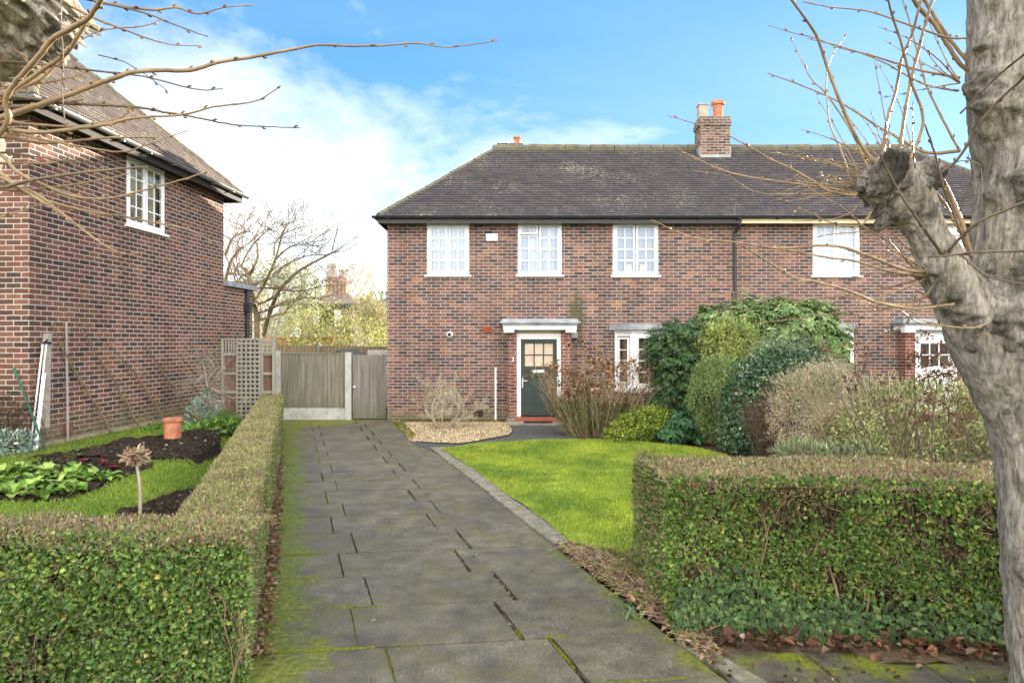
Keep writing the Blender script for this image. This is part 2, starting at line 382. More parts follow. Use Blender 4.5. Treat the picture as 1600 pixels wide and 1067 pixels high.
def inpoly(p, poly):
    x, y = p[:, 0], p[:, 1]; ins = np.zeros(len(p), bool); n = len(poly); j = n-1
    for i in range(n):
        xi, yi = poly[i][:2]; xj, yj = poly[j][:2]
        ins ^= ((yi > y) != (yj > y)) & (x < (xj-xi)*(y-yi)/(yj-yi+1e-12)+xi); j = i
    return ins
def sample_poly(poly, n):
    poly = np.array([q[:2] for q in poly], float); lo, hi = poly.min(0), poly.max(0); out = np.empty((0, 2))
    while len(out) < n:
        q = rng.uniform(lo, hi, (n*2, 2)); out = np.vstack([out, q[inpoly(q, poly)]])
    return out[:n]
def flat_patch(name, poly, z, mat, kind='structure', step=.12, rough=.0, seed=0.0, zf=None):
    """a gridded sheet clipped to a polygon, gently uneven"""
    poly = np.array([q[:2] for q in poly], float); lo, hi = poly.min(0), poly.max(0)
    import bmesh
    bm = bmesh.new(); vs = [bm.verts.new((x, y, 0)) for x, y in poly]; bm.faces.new(vs)
    for ax in (0, 1):
        for c in np.arange(lo[ax]+step, hi[ax], step):
            co = [0, 0, 0]; no = [0, 0, 0]; co[ax] = c; no[ax] = 1
            bmesh.ops.bisect_plane(bm, geom=bm.verts[:]+bm.edges[:]+bm.faces[:], plane_co=co, plane_no=no)
    for v in bm.verts:
        z0 = zf(v.co.x, v.co.y) if zf else 0
        v.co.z = z+z0+rough*noise.noise(Vector((v.co.x*2.3+seed, v.co.y*2.3, seed)))+rough*.6*noise.noise(Vector((v.co.x*9+seed, v.co.y*9, seed)))
    bm.normal_update()
    for f in bm.faces: f.smooth = True
    me = bpy.data.meshes.new(name); bm.to_mesh(me); bm.free(); me.materials.append(mat)
    o = bpy.data.objects.new(name, me); COL.objects.link(o); return tag(o, kind=kind)

# ------------------------------------------------------------------ ground
def soil_mat(name, a, b, c, sc=16, bump=.8):
    t = NT(name); o = t.obj(); v = t.noise(o, sc, 8, .7)
    col = t.ramp(v, [(.3, a), (.5, b), (.72, c)]); t.bump(v, bump, .03); return t.base(col, .95, .1)
M_soil = soil_mat('soil', (.012, .009, .007), (.028, .021, .016), (.055, .042, .032))
M_earth = soil_mat('earth', (.03, .025, .015), (.07, .055, .035), (.13, .10, .065), 9)
M_lawn = soil_mat('lawn_earth', (.11, .17, .025), (.22, .29, .04), (.35, .42, .055), 5, .5)
M_far = soil_mat('far_ground', (.04, .06, .02), (.08, .10, .03), (.11, .13, .05), .3, .1)
def sheet(name, x0, x1, y0, y1, z, mat):
    o = MB().quad((x0, y0, z), (x1, y0, z), (x1, y1, z), (x0, y1, z)).build(name, mat); return tag(o, kind='structure')
sheet('ground', -600, 600, -200, 1400, -.09, M_far)
sheet('soil_bed', 1.0, 14, 4.1, 16.2, -.035, M_earth)

KX = -.32                                                     # driveway runs at u = x + .32 y
def UY(u, y, z=0.0): return np.array([u+KX*y, y, z])
# ---- driveway of staggered concrete flags with open joints
def drive_mat():
    t = NT('driveway_flags'); o = t.obj(); sp = t.n('ShaderNodeSeparateXYZ'); t.link(o, sp.inputs[0])
    u = t.math('ADD', sp.outputs[0], t.math('MULTIPLY', sp.outputs[1], .32)); a = t.n('ShaderNodeAttribute', attribute_name='Col')
    fine = t.noise(o, 95, 3, .8); mid = t.noise(o, 5, 6, .65); big = t.noise(o, 1.1, 5, .6)
    col = t.ramp(mid, [(.3, (.066, .060, .043)), (.5, (.103, .095, .070)), (.72, (.155, .142, .105))])
    col = t.mix(1.0, col, t.ramp(big, [(.3, .78), (.7, 1.2)]), 'MULTIPLY')
    col = t.mix(1.0, col, a.outputs['Color'], 'MULTIPLY')
    col = t.mix(1.0, col, t.ramp(fine, [(.3, .45), (.5, 1.0), (.7, 2.0)]), 'MULTIPLY')
    alg = t.noise(o, 2.4, 7, .7); col = t.mix(t.ramp(alg, [(.46, 0.0), (.68, .5)]), col, (.135, .12, .035))
    wet = t.noise(t.mapv(o, (1, .5, 1)), 1.7, 4, .6); col = t.mix(t.ramp(wet, [(.52, 0.0), (.7, .4)]), col, (.055, .05, .045))
    spots = t.noise(o, 9, 2, .4); col = t.mix(t.ramp(spots, [(.74, 0.0), (.77, .5)]), col, (.3, .3, .24))
    # moss creeping in from the hedge side, from the bank and at the far end
    e = t.math('SUBTRACT', .20, u); e2 = t.math('SUBTRACT', u, 2.28); e3 = t.math('MULTIPLY', t.math('SUBTRACT', sp.outputs[1], 14.9), .7)
    e2 = t.math('SUBTRACT', e2, t.math('MAXIMUM', t.math('MULTIPLY', t.math('SUBTRACT', sp.outputs[1], 6.2), .5), 0.0))
    e3 = t.math('SUBTRACT', e3, t.math('MULTIPLY', t.math('MAXIMUM', t.math('SUBTRACT', u, .6), 0.0), .8))
    e = t.math('MAXIMUM', t.math('MAXIMUM', e, e2), e3)
    mm = t.math('ADD', e, t.math('MULTIPLY', t.math('SUBTRACT', t.noise(o, 3.2, 7, .7), .5), 1.25))
    mcol = t.ramp(t.noise(o, 22, 5, .7), [(.3, (.05, .055, .012)), (.5, (.12, .14, .018)), (.7, (.24, .26, .03))])
    col = t.mix(t.ramp(mm, [(-.02, 0.0), (.2, .95)]), col, mcol)
    t.bump(t.math('ADD', fine, t.math('MULTIPLY', mid, .6)), .5, .006)
    return t.base(col, t.ramp(mid, [(.3, .5), (.7, .8)]), .3)
M_drive = drive_mat()
M_moss = soil_mat('moss', (.05, .06, .01), (.13, .155, .02), (.25, .27, .05), 45, .9)
M_joint = soil_mat('joint_soil', (.012, .011, .009), (.03, .026, .02), (.07, .055, .04), 40, .8)
ROW = .625
def rowline(u, k): return 3.02+k*ROW+.135*(u*.95-.9)*1.0+.012*math.sin(k*2.1)          # rows run a little askew
slabs, scol, joints = MB(), [], {}
rgap = lambda k: [.010, .006, .0125, .008, .004, .011, .007][k % 7]
for k in range(-7, 22):
    even = k % 2 == 0
    cuts = [-.62, .395 if even else .56, 1.44 if even else 1.61, 2.40 if even else 2.39]
    joints[k] = cuts
    for i in range(3):
        wide = .016 if i else .006
        if i == 2: wide = .008
        g0 = .003 if i == 0 else (.011 if i == 1 else rng.uniform(.016, .034))
        g1 = .004 if i < 2 else .0
        a, b = cuts[i]+g0, cuts[i+1]-g1; gr = rgap(k)
        j = rng.normal(0, .006, 4)
        quadp = []
        for uu, kk, s in ((a, k, gr), (b, k, gr), (b, k+1, -rgap(k+1)), (a, k+1, -rgap(k+1))):
            y = rowline(uu, kk)+s; quadp.append(UY(uu+rng.normal(0, .003), y)[:2])
        if quadp[2][1] > 16.42:
            for q in (2, 3): quadp[q][1] = min(quadp[q][1], 16.42)
        if quadp[0][1] > 16.3: continue
        n0 = slabs.n; zt = rng.normal(0, .0016); slabs.slab(quadp, -.05, zt, .0012)
        tilt = rng.normal(0, .0015, 2); V = slabs.v[-1]; c = V.mean(0); V[:, 2] += ((V[:, :2]-c[:2])@tilt)*(V[:, 2] > -.04)
        scol.append(np.tile(np.array([1, .99, .97])*rng.uniform(.94, 1.06), (slabs.n-n0, 1)))
drive = np_mesh('driveway', np.vstack(slabs.v), [np.array(slabs.f3), np.array(slabs.f4)], M_drive, col=np.vstack(scol)); tag(drive, kind='structure')
jb = MB(); jb.quad(UY(-.62, -2, -.03), UY(2.5, -2, -.03), UY(2.5, 16.44, -.03), UY(-.62, 16.44, -.03))
tag(jb.build('driveway_bed', M_joint), kind='structure')
# moss filling some joints
mm = MB()
def moss_strip(a, b, w):
    a, b = np.array(a[:2]), np.array(b[:2]); L = np.linalg.norm(b-a); m = max(3, int(L/.03)); d = (b-a)/L; s = np.array([-d[1], d[0]])
    pts = []
    for i in range(m+1):
        c = a+d*L*i/m; ww = w*(.45+.8*rng.random()); off = rng.normal(0, w*.12)
        pts.append([(*(c+s*(off-ww/2)), -.012), (*(c+s*off), .006+.006*rng.random()), (*(c+s*(off+ww/2)), -.012)])
    for i in range(m):
        for q in range(2): mm.quad(pts[i][q], pts[i][q+1], pts[i+1][q+1], pts[i+1][q])
for k, ci_, f0, f1, w in ((1, 1, .1, 1, .022), (2, 1, 0, .9, .016), (4, 1, .2, 1, .015), (1, 2, .3, 1, .024), (2, 2, .0, .25, .02), (6, 1, 0, .6, .014), (8, 1, 0, 1, .022), (9, 1, .1, .9, .02), (0, 2, .2, .8, .02)):
    u_ = joints[k][ci_]+(.004 if ci_ == 1 else .014); ya, yb_ = rowline(u_, k), rowline(u_, k+1); moss_strip(UY(u_, ya+(yb_-ya)*f0), UY(u_, ya+(yb_-ya)*f1), w)
for k, ua, ub, w in ((2, -.1, .5, .011), (3, .2, .62, .012), (1, .9, 1.5, .010), (1, 1.65, 2.2, .010), (2, 1.6, 1.75, .012), (5, -.2, .3, .010)):
    moss_strip(UY(ua, rowline(ua, k)), UY(ub, rowline(ub, k)), w)
tag(mm.build('joint_moss', M_moss, smooth=True), 'bright green moss filling the open joints of the driveway flags', 'moss', kind='stuff')

# ---- pale flagstones edging the lawn
es = MB(); ecol = []
y = 6.2
while y < 11.5:
    l = rng.uniform(.45, .95); w0, w1 = rng.uniform(.2, .3), rng.uniform(.2, .3)
    es.slab([UY(2.415, y+.01)[:2], UY(2.415+w0, y+.01+.05)[:2], UY(2.415+w1, y+l-.01+.05)[:2], UY(2.415, y+l-.01)[:2]], -.05, rng.uniform(.004, .018), .02); y += l
def edge_mat():
    t = NT('edging_flags'); o = t.obj(); v = t.noise(o, 9, 8, .75)
    c = t.ramp(v, [(.3, (.10, .095, .072)), (.5, (.185, .172, .132)), (.7, (.31, .29, .235))]); c = t.mix(t.ramp(t.noise(o, 5, 5), [(.52, 0.0), (.7, .6)]), c, (.13, .14, .05))
    t.bump(v, .8, .02); return t.base(c, .9, .2)
M_edge = edge_mat()
tag(es.build('kerb_strip', M_edge), kind='structure')

# ---- lawn
LAWN = [G(690, 703), G(760, 693.5), G(850, 689), G(930, 688), G(1000, 692), G(1080, 700), G(1135, 713), (3.6, 9), (3.2, 7), (2.6, 5.75), (1.0, 5.75), G(985, 872), G(940, 862), G(893, 851), UY(2.60, 6.6), UY(2.63, 7.4), UY(2.60, 8.6), UY(2.63, 9.9), UY(2.60, 11.0)]
flat_patch('lawn', LAWN, .02, M_lawn, step=.2, rough=.02)
def grass(name, poly, n, h, pal, label, zf=None, lean=.5, yb=0.0):
    q = sample_poly(poly, n); z = np.zeros(n) if zf is None else np.array([zf(*p) for p in q])
    if zf is None: z[:] = .02
    a = np.column_stack([q, z-.004]); d = unit(np.column_stack([rng.normal(0, lean, (n, 2)), np.ones(n)]))
    tn = np.array([noise.noise(Vector((x*1.1, y*1.1, 2.0)))+.6*noise.noise(Vector((x*3.7, y*3.7, 5.0))) for x, y in q])
    mixv = np.clip(.5+tn*.75+rng.normal(0, .22, n), 0, 1)[:, None]
    c = pal[0]*(1-mixv)+pal[1]*mixv; c = c*(1+rng.normal(0, .2, (n, 1)))
    dead = rng.random(n) < .04; c[dead] = np.array([.30, .25, .10])*rng.uniform(.6, 1.2, (dead.sum(), 1))
    hh = h*rng.uniform(.5, 1.4, n)
    o = leaves(name, a, d, rdir(n)*np.array([1, 1, .1]), hh, .007+.1*h*rng.random(n), np.clip(c, .005, 1), M_grass, None, .0, False, .25)
    return tag(o, label, 'grass', kind='stuff')
M_grass = leaf_mat('grass', .5, .25, .35)
grass('grass', LAWN, 130000, .036, (np.array([.135, .235, .035]), np.array([.41, .48, .06])), 'short bright yellow green mossy grass of the front lawn')
# ---- path to the door, gravel corner
PATH = [UY(2.18, 12.75), UY(2.40, 11.72), G(690, 702.5), G(760, 693), G(850, 688.5), G(905, 687.5), (1.2, 15.86), (-.1, 15.86), (.02, 14.2), G(795, 681), G(720, 694.5)]
M_path = soil_mat('path_tarmac', (.05, .05, .048), (.078, .078, .075), (.12, .12, .115), 30, .4)
flat_patch('path', PATH, .004, M_path, step=.5)
GRAV = [UY(2.36, 16.15), UY(2.30, 14.6), UY(2.19, 12.8), G(720, 693.5), G(795, 680), (0.0, 14.3), (-.12, 16.15)]
M_gravbase = soil_mat('gravel_base', (.06, .05, .03), (.16, .13, .08), (.30, .25, .17), 45, .8)
flat_patch('gravel_bed', GRAV, .012, M_gravbase, step=.3, rough=.015)
def pebbles(name, poly, n, s, pal, label, z=.014):
    q = sample_poly(poly, n); c = np.column_stack([q, np.full(n, z)]); r = s*rng.uniform(.6, 1.4, n)[:, None]
    u = np.array([[1, 0, 0], [-.5, .87, 0], [-.5, -.87, 0], [0, 0, .7]]); th = rng.uniform(0, 6.28, n); ct, st = np.cos(th), np.sin(th)
    V = np.empty((n, 4, 3))
    for i in range(4):
        V[:, i, 0] = c[:, 0]+r[:, 0]*(u[i, 0]*ct-u[i, 1]*st); V[:, i, 1] = c[:, 1]+r[:, 0]*(u[i, 0]*st+u[i, 1]*ct)
        V[:, i, 2] = c[:, 2]+r[:, 0]*u[i, 2]*rng.uniform(.6, 1.3, n)
    b = (np.arange(n)*4)[:, None]
    o = np_mesh(name, V.reshape(-1, 3), [np.vstack([b+[0, 1, 3], b+[1, 2, 3], b+[2, 0, 3]])], M_dry, col=np.repeat(pick(pal, n, .25), 4, axis=0))
    return tag(o, label, 'gravel', kind='stuff')
pebbles('gravel', GRAV, 15000, .018, [(3, (.46, .36, .22)), (2, (.58, .49, .35)), (2, (.28, .2, .12)), (1, (.14, .11, .07)), (.6, (.13, .16, .05))], 'pale gravel spread at the foot of the house wall beside the path')
EDGE_G = [UY(2.30, 16.0), UY(2.24, 14.6), UY(2.2, 12.9), UY(2.42, 13.4), UY(2.55, 16.1)]
o = grass('weedy_grass', [(-2.6, 15.75), (-.15, 15.75), (-.15, 16.14), (-2.6, 16.14)], 2500, .05, (np.array([.06, .10, .02]), np.array([.15, .19, .03])), 'thin weeds and moss along the foot of the house wall')
o = grass('weedy_grass', EDGE_G, 1800, .03, (np.array([.07, .10, .015]), np.array([.17, .2, .02])), 'mossy green rim between the gravel and the driveway')

# ---- debris bank between driveway end and right hedge, litter under the hedge
BANK = [UY(2.40, 6.3), (.85, 6.05), (1.05, 5.8), (1.12, 4.55), (1.25, 4.3), UY(2.42, 3.9), UY(2.40, 4.8)]
M_litter = soil_mat('leaf_litter', (.04, .028, .018), (.11, .078, .05), (.22, .165, .11), 14, .9)
flat_patch('verge_soil', BANK, .03, M_litter, step=.08, rough=.035)
def litter(name, poly, n, L, pal, label, z=.02, zj=.03, cat='leaf litter', up=1.0):
    q = sample_poly(poly, n); p = np.column_stack([q, z+zj*rng.random(n)]); ax = unit(rng.normal(size=(n, 3))*np.array([1, 1, .35])); nr = unit(rdir(n)*.7+np.array([0, 0, up]))
    s = L*rng.uniform(.5, 1.3, n)
    return tag(leaves(name, p, ax, nr, s, s*.6, pick(pal, n, .3), M_dry, None, .3, True, .2), label, cat, kind='stuff')
DEADPAL = [(3, (.10, .05, .032)), (2, (.16, .08, .05)), (3, (.06, .038, .026)), (.6, (.22, .16, .11)), (.15, (.36, .32, .27))]
litter('dead_leaves', BANK, 1500, .045, [(3, (.32, .23, .15)), (2, (.2, .12, .08)), (1, (.1, .07, .05)), (1, (.14, .18, .04))], 'dry brown leaves and clippings on the bank beside the driveway')
q = sample_poly(BANK, 1400); a = np.column_stack([q, np.full(len(q), .05)]); b = a+unit(rng.normal(size=(len(q), 3))*np.array([1, 1, .3]))*rng.uniform(.04, .16, (len(q), 1))
tag(sticks('dry_stalks', a, b, .0018, pick([(3, (.36, .27, .17)), (1, (.2, .13, .09)), (1, (.16, .2, .05))], len(q)), M_twig), 'dry grass stalks strewn over the bank by the right hedge', 'dry stalks', kind='stuff')
grass('verge_grass', [(.75, 6.1), (1.15, 5.9), (1.2, 5.3), (.95, 5.2)], 900, .06, (np.array([.09, .16, .02]), np.array([.22, .27, .03])), 'small grass tufts on the bank at the corner of the lawn')
UNDER = [(1.05, 4.42), (1.25, 4.05), (1.6, 4.0), (1.9, 4.06), (2.3, 3.97), (2.7, 4.0), (3.2, 3.93), (4.2, 3.95), (4.2, 4.45)]
flat_patch('hedge_foot_soil', UNDER, -.004, M_litter, step=.08, rough=.03)
litter('fallen_leaves', [(1.1, 4.4), (1.3, 4.12), (2.6, 4.0), (3.4, 3.95), (3.4, 4.3)], 420, .075, DEADPAL, 'big rust brown fallen leaves along the foot of the right hedge', .03, .05)
litter('hedge_litter', [UY(-.28, 4.0), UY(-.13, 4.0), UY(-.13, 9), UY(-.24, 13), UY(-.3, 13)], 1500, .04, [(3, (.2, .12, .075)), (2, (.12, .07, .045)), (2, (.3, .2, .13))], 'small curled brown leaves along the foot of the driveway hedge', .008, .02)
# pavement with moss in the right foreground
pv = MB(); PVY = 3.98
def pave_mat():
    t = NT('pavement_flags'); o = t.obj(); v = t.noise(o, 7, 7, .7); c = t.ramp(v, [(.3, (.05, .045, .035)), (.6, (.10, .092, .07)), (.8, (.15, .14, .11))])
    m = t.noise(o, 3.1, 7, .7); c = t.mix(t.ramp(m, [(.47, 0.0), (.62, .95)]), c, t.ramp(t.noise(o, 26, 5, .7), [(.3, (.05, .06, .006)), (.55, (.14, .17, .012)), (.75, (.26, .29, .03))]))
    t.bump(v, .6, .01); return t.base(c, .8, .2)
M_pave = pave_mat()
for i, x in enumerate(np.arange(1.18, 5, .62)):
    for jy, (y0, y1) in enumerate(((3.50, 4.14), (2.86, 3.49), (2.22, 2.85))):
        s = .22*(jy % 2); pv.slab([(x+s+.008-.12*(y0-3.9), y0), (x+s+.61-.12*(y0-3.9), y0), (x+s+.61-.12*(y1-3.9), y1), (x+s+.008-.12*(y1-3.9), y1)], -.06, rng.normal(.0, .004), .008)
for jy in range(6):
    y1 = 3.62-.64*jy; y0 = y1-.63
    for i in range(10):
        xr = -.64+KX*y1-.62*i-.22*(jy % 2); pv.slab([(xr-.61-KX*.64, y0), (xr-.008-KX*.64, y0), (xr-.008, y1), (xr-.61, y1)], -.06, rng.normal(-.004, .003), .004)
tag(pv.build('pavement', M_pave), kind='structure')
kb = MB(); kb.slab([(1.02, 4.28), (1.10, 4.36), (1.47, 3.62), (1.36, 3.57)], -.05, .012, .04); tag(kb.build('kerb', M_edge), kind='structure')

# ---- left garden, about 0.37 m above the driveway
def zg(x, y):
    u = x-KX*y; t = min(1, max(0, (-.78-u)/.7)); ty = min(1, max(0, (y-4.35)/.7)); return .37*t*t*(3-2*t)*ty
GARD = [(-14, 4.3), UY(-.78, 4.3), UY(-.78, 16.3), (-14, 16.3)]
M_gardlawn = soil_mat('garden_lawn_earth', (.05, .085, .014), (.10, .16, .022), (.16, .22, .035), 5, .5)
flat_patch('garden_lawn', GARD, -.005, M_gardlawn, step=.25, rough=.015, zf=zg)
def g37(px, py): return G(px, py, .37)
BED1 = [g37(40, 716), g37(100, 708), g37(190, 690), g37(290, 676), g37(345, 668), g37(345, 690), g37(305, 718), g37(230, 720), g37(150, 716), g37(90, 722)]
BED2 = [g37(-60, 775), g37(-40, 745), g37(60, 722), g37(130, 715), g37(190, 716), g37(240, 730), g37(215, 742), g37(180, 750), g37(150, 768), g37(95, 783), g37(20, 785)]
BED3 = [g37(180, 806), g37(225, 790), g37(275, 770), g37(320, 764), g37(310, 810), g37(190, 815)]
for i, b in enumerate((BED1, BED2, BED3)):
    b = np.array(b)[:, :2]; b[:, 0] = np.minimum(b[:, 0], -.8+KX*b[:, 1]); flat_patch('flower_bed', b, .012, M_soil, step=.05, rough=.075, seed=i*3.3, zf=zg)
GR = [(-9.5, 5.0), UY(-.85, 5.0), UY(-.85, 15.5), (-7.5, 15.5), (-9.5, 9.4)]
class _Z: pass
def zgg(x, y): return zg(x, y)+.005
o = None
qq = sample_poly(GR, 90000); keep = ~(inpoly(qq, BED1) | inpoly(qq, BED2) | inpoly(qq, BED3)) & ~((qq[:, 0] < -6.75) & (qq[:, 1] > 9.4)); qq = qq[keep]
_sp = sample_poly
def sample_poly(poly, n):
    return qq[:n] if poly is GR else _sp(poly, n)
grass('garden_grass', GR, len(qq), .04, (np.array([.11, .20, .03]), np.array([.28, .36, .05])), 'mown green grass of the garden left of the hedge', zgg)

for b_ in (BED1, BED2, BED3): pebbles('soil_clods', b_, 2200, .022, [(3, (.02, .015, .011)), (2, (.035, .026, .02)), (1, (.06, .045, .033)), (.1, (.3, .26, .2))], 'dark crumbly clods on the bare soil of the left garden beds', .385)
litter('lawn_litter', LAWN, 55, .04, [(2, (.2, .12, .07)), (1, (.4, .33, .22))], 'few dry leaves and specks scattered over the front lawn', .03, .01)
litter('driveway_litter', [UY(-.1, 4), UY(2.3, 4), UY(2.2, 14), UY(-.1, 14)], 60, .022, [(2, (.14, .09, .06)), (1, (.4, .34, .24))], 'few tiny dry leaf fragments scattered over the driveway flags', .004, .004)
litter('pavement_litter', [(1.3, 3.6), (4, 3.5), (4, 4.0), (1.1, 4.1)], 160, .035, DEADPAL+[(2, (.12, .13, .03))], 'broken leaf bits and moss crumbs on the pavement below the right hedge', .006, .006)

gq = []
for k, cuts in joints.items():
    if k < 0 or k > 12: continue
    for ci_, off in ((1, .004), (2, .012)):
        u_ = cuts[ci_]+off; y0_, y1_ = rowline(u_, k), rowline(u_, k+1); n_ = 46 if ci_ == 2 else 20
        f_ = np.clip(rng.beta(.7, .7, n_)*rng.uniform(.5, 1)+rng.uniform(0, .3), 0, 1); gq += [UY(u_+rng.normal(0, .006), y0_+(y1_-y0_)*v)[:2] for v in f_]
gq = np.array(gq); _s2 = sample_poly
def sample_poly(poly, n): return gq[:n] if poly is gq else _s2(poly, n)
pebbles('joint_grit', gq, len(gq), .009, [(3, (.10, .08, .06)), (2, (.18, .14, .10)), (1, (.3, .27, .21)), (2, (.09, .11, .02))], 'grit, moss crumbs and leaf dust lodged in the open driveway joints', -.014)
# ------------------------------------------------------------------ houses
def wall_panel(mb, x0, x1, z0, z1, holes, depth=.1):
    """front wall at local y=0 with openings and their reveals"""
    xs = sorted({x0, x1, *[h[0] for h in holes], *[h[1] for h in holes]}); zs = sorted({z0, z1, *[h[2] for h in holes], *[h[3] for h in holes]})
    for i in range(len(xs)-1):
        for j in range(len(zs)-1):
            cx, cz = (xs[i]+xs[i+1])/2, (zs[j]+zs[j+1])/2
            if any(h[0] < cx < h[1] and h[2] < cz < h[3] for h in holes): continue
            mb.quad((xs[i], 0, zs[j]), (xs[i+1], 0, zs[j]), (xs[i+1], 0, zs[j+1]), (xs[i], 0, zs[j+1]))
    for a, b, c, d in holes:
        for p, q in (((a, c), (b, c)), ((b, c), (b, d)), ((b, d), (a, d)), ((a, d), (a, c))):
            mb.quad((p[0], 0, p[1]), (q[0], 0, q[1]), (q[0], depth, q[1]), (p[0], depth, p[1]))
def window(parent, M, x0, x1, z0, z1, lights, local=False, sill=True, curtain=None, rec=.025, fw=.055, cdepth=.10, label=None):
    """lights: (fx0,fx1,fz0,fz1,cols,rows,sash) in fractions of the opening inside the frame"""
    m = MB(M); e = .002
    m.box(x0+e, x1-e, rec, rec+.07, z0+e, z0+fw); m.box(x0+e, x1-e, rec, rec+.07, z1-fw, z1-e)
    m.box(x0+e, x0+fw, rec, rec+.07, z0+fw, z1-fw); m.box(x1-fw, x1-e, rec, rec+.07, z0+fw, z1-fw)
    X0, X1, Z0, Z1 = x0+fw, x1-fw, z0+fw, z1-fw; g = MB(M)
    for fx0, fx1, fz0, fz1, c, r, sash in lights:
        a, b, lo, hi = X0+(X1-X0)*fx0, X0+(X1-X0)*fx1, Z0+(Z1-Z0)*fz0, Z0+(Z1-Z0)*fz1; s = .048 if sash else .022; y = rec-.012 if sash else rec+.008
        m.box(a+.003, b-.003, y, y+.05, lo+.003, lo+s); m.box(a+.003, b-.003, y, y+.05, hi-s, hi-.003); m.box(a+.003, a+s, y, y+.05, lo+s, hi-s); m.box(b-s, b-.003, y, y+.05, lo+s, hi-s)
        A, B, C, D = a+s, b-s, lo+s, hi-s
        for k in range(1, c): xx = A+(B-A)*k/c; m.box(xx-.009, xx+.009, y+.012, y+.034, C, D)
        for k in range(1, r): zz = C+(D-C)*k/r; m.box(A, B, y+.0135, y+.0325, zz-.009, zz+.009)
        g.quad((A, y+.023, C), (B, y+.023, C), (B, y+.023, D), (A, y+.023, D))
    w = m.build('window', M_white, parent, local)
    if label: w['label'] = label
    g.build('pane', M_glass, w, local)
    if sill:
        s = MB(M); s.box(x0-.05, x1+.05, -.055, rec-.002, z0-.03, z0+.006); s.build('sill', M_white, w, local)
    if curtain is not None:
        c = MB(M); n = 24; yy = rec+cdepth
        xs = np.linspace(x0+.03, x1-.03, n)
        for i in range(n-1):
            c.quad((xs[i], yy+.012*math.sin(i*2.2), z0), (xs[i+1], yy+.012*math.sin(i*2.2+2.2), z0), (xs[i+1], yy+.012*math.sin(i*2.2+2.2), z1), (xs[i], yy+.012*math.sin(i*2.2), z1))
        c.build('curtain', curtain if not isinstance(curtain, tuple) else curtain[0], w, local)
        if isinstance(curtain, tuple):
            for a_, b_ in curtain[1]:
                l_ = MB(M); l_.lathe([(.02, 0), (.10, .02), (.085, .17), (.105, .2), (.04, .205)], ((x0+(x1-x0)*a_), rec+.085, z0+.07), 14); l_.build('lampshade', M_whitepaint, w, local)
    return w
PAIR = [(0, .49, 0, 1, 2, 4, True), (.51, 1, 0, 1, 2, 4, True)]
HOP = [(0, .46, .80, 1, 2, 1, True), (0, .46, 0, .78, 2, 3, False), (.48, 1, 0, 1, 2, 4, True)]

def roof_face(mb, e0, e1, r0, r1, n, th=.030):
    e0, e1, r0, r1 = map(lambda v: np.array(v, float), (e0, e1, r0, r1))
    nr = np.cross(e1-e0, r0-e0); nr /= np.linalg.norm(nr)
    if nr[2] < 0: nr = -nr
    for i in range(n):
        t0, t1 = i/n, (i+1)/n
        a, b, c, d = e0+(r0-e0)*t0, e1+(r1-e1)*t0, e1+(r1-e1)*t1, e0+(r0-e0)*t1
        L = max(np.linalg.norm(b-a), .01); m = max(1, int(L/1.0))
        # each course slightly wavy
        for k in range(m):
            f0, f1 = k/m, (k+1)/m
            w0 = .006*noise.noise(Vector((f0*L*1.3, i*.7, 1.0))); w1 = .006*noise.noise(Vector((f1*L*1.3, i*.7, 1.0)))
            p, q, rr, s = a+(b-a)*f0, a+(b-a)*f1, d+(c-d)*f1, d+(c-d)*f0
            mb.quad(p+nr*(th+w0), q+nr*(th+w1), rr+nr*.002, s+nr*.002); mb.quad(p-nr*.004, q-nr*.004, q+nr*(th+w1), p+nr*(th+w0))
def ridge_run(mb, a, b, r, step=.33):
    a = np.array(a, float); b = np.array(b, float); L = np.linalg.norm(b-a); n = int(L/step); d = (b-a)/L
    for i in range(n):
        p, q = a+d*L*i/n, a+d*L*(i+1)/n; j = rng.normal(0, .006, 3)
        mb.tube([p+j, q+j-d*.01], [r*1.04, r*.97], 10, True)
def chimney(parent, cx, cy, w, d, z0, z1, pots, flash=True):
    c = MB(); c.box(cx-w/2, cx+w/2, cy-d/2, cy+d/2, z0-1.2, z1-.25)
    c.box(cx-w/2-.03, cx+w/2+.03, cy-d/2-.03, cy+d/2+.03, z1-.25, z1-.12); c.box(cx-w/2-.01, cx+w/2+.01, cy-d/2-.01, cy+d/2+.01, z1-.12, z1)
    o = c.build('chimney', M_brickch, parent)
    return o, [pot_(o, *p) for p in pots]
def pot_(parent, x, y, z, r, h, mat, square=False):
    m = MB()
    if square:
        m.box(x-r, x+r, y-r, y+r, z, z+h*.94); m.box(x-r-.02, x+r+.02, y-r-.02, y+r+.02, z+h*.94, z+h)
    else:
        m.lathe([(r*.86, 0), (r*.86, h*.06), (r*.8, h*.1), (r*.86, h*.75), (r*1.12, h*.78), (r*1.14, h*.92), (r*1.0, h), (r*.8, h), (r*.75, h*.4)], (x, y, z), 18)
    return m.build('chimney_pot', mat, parent, smooth=False)

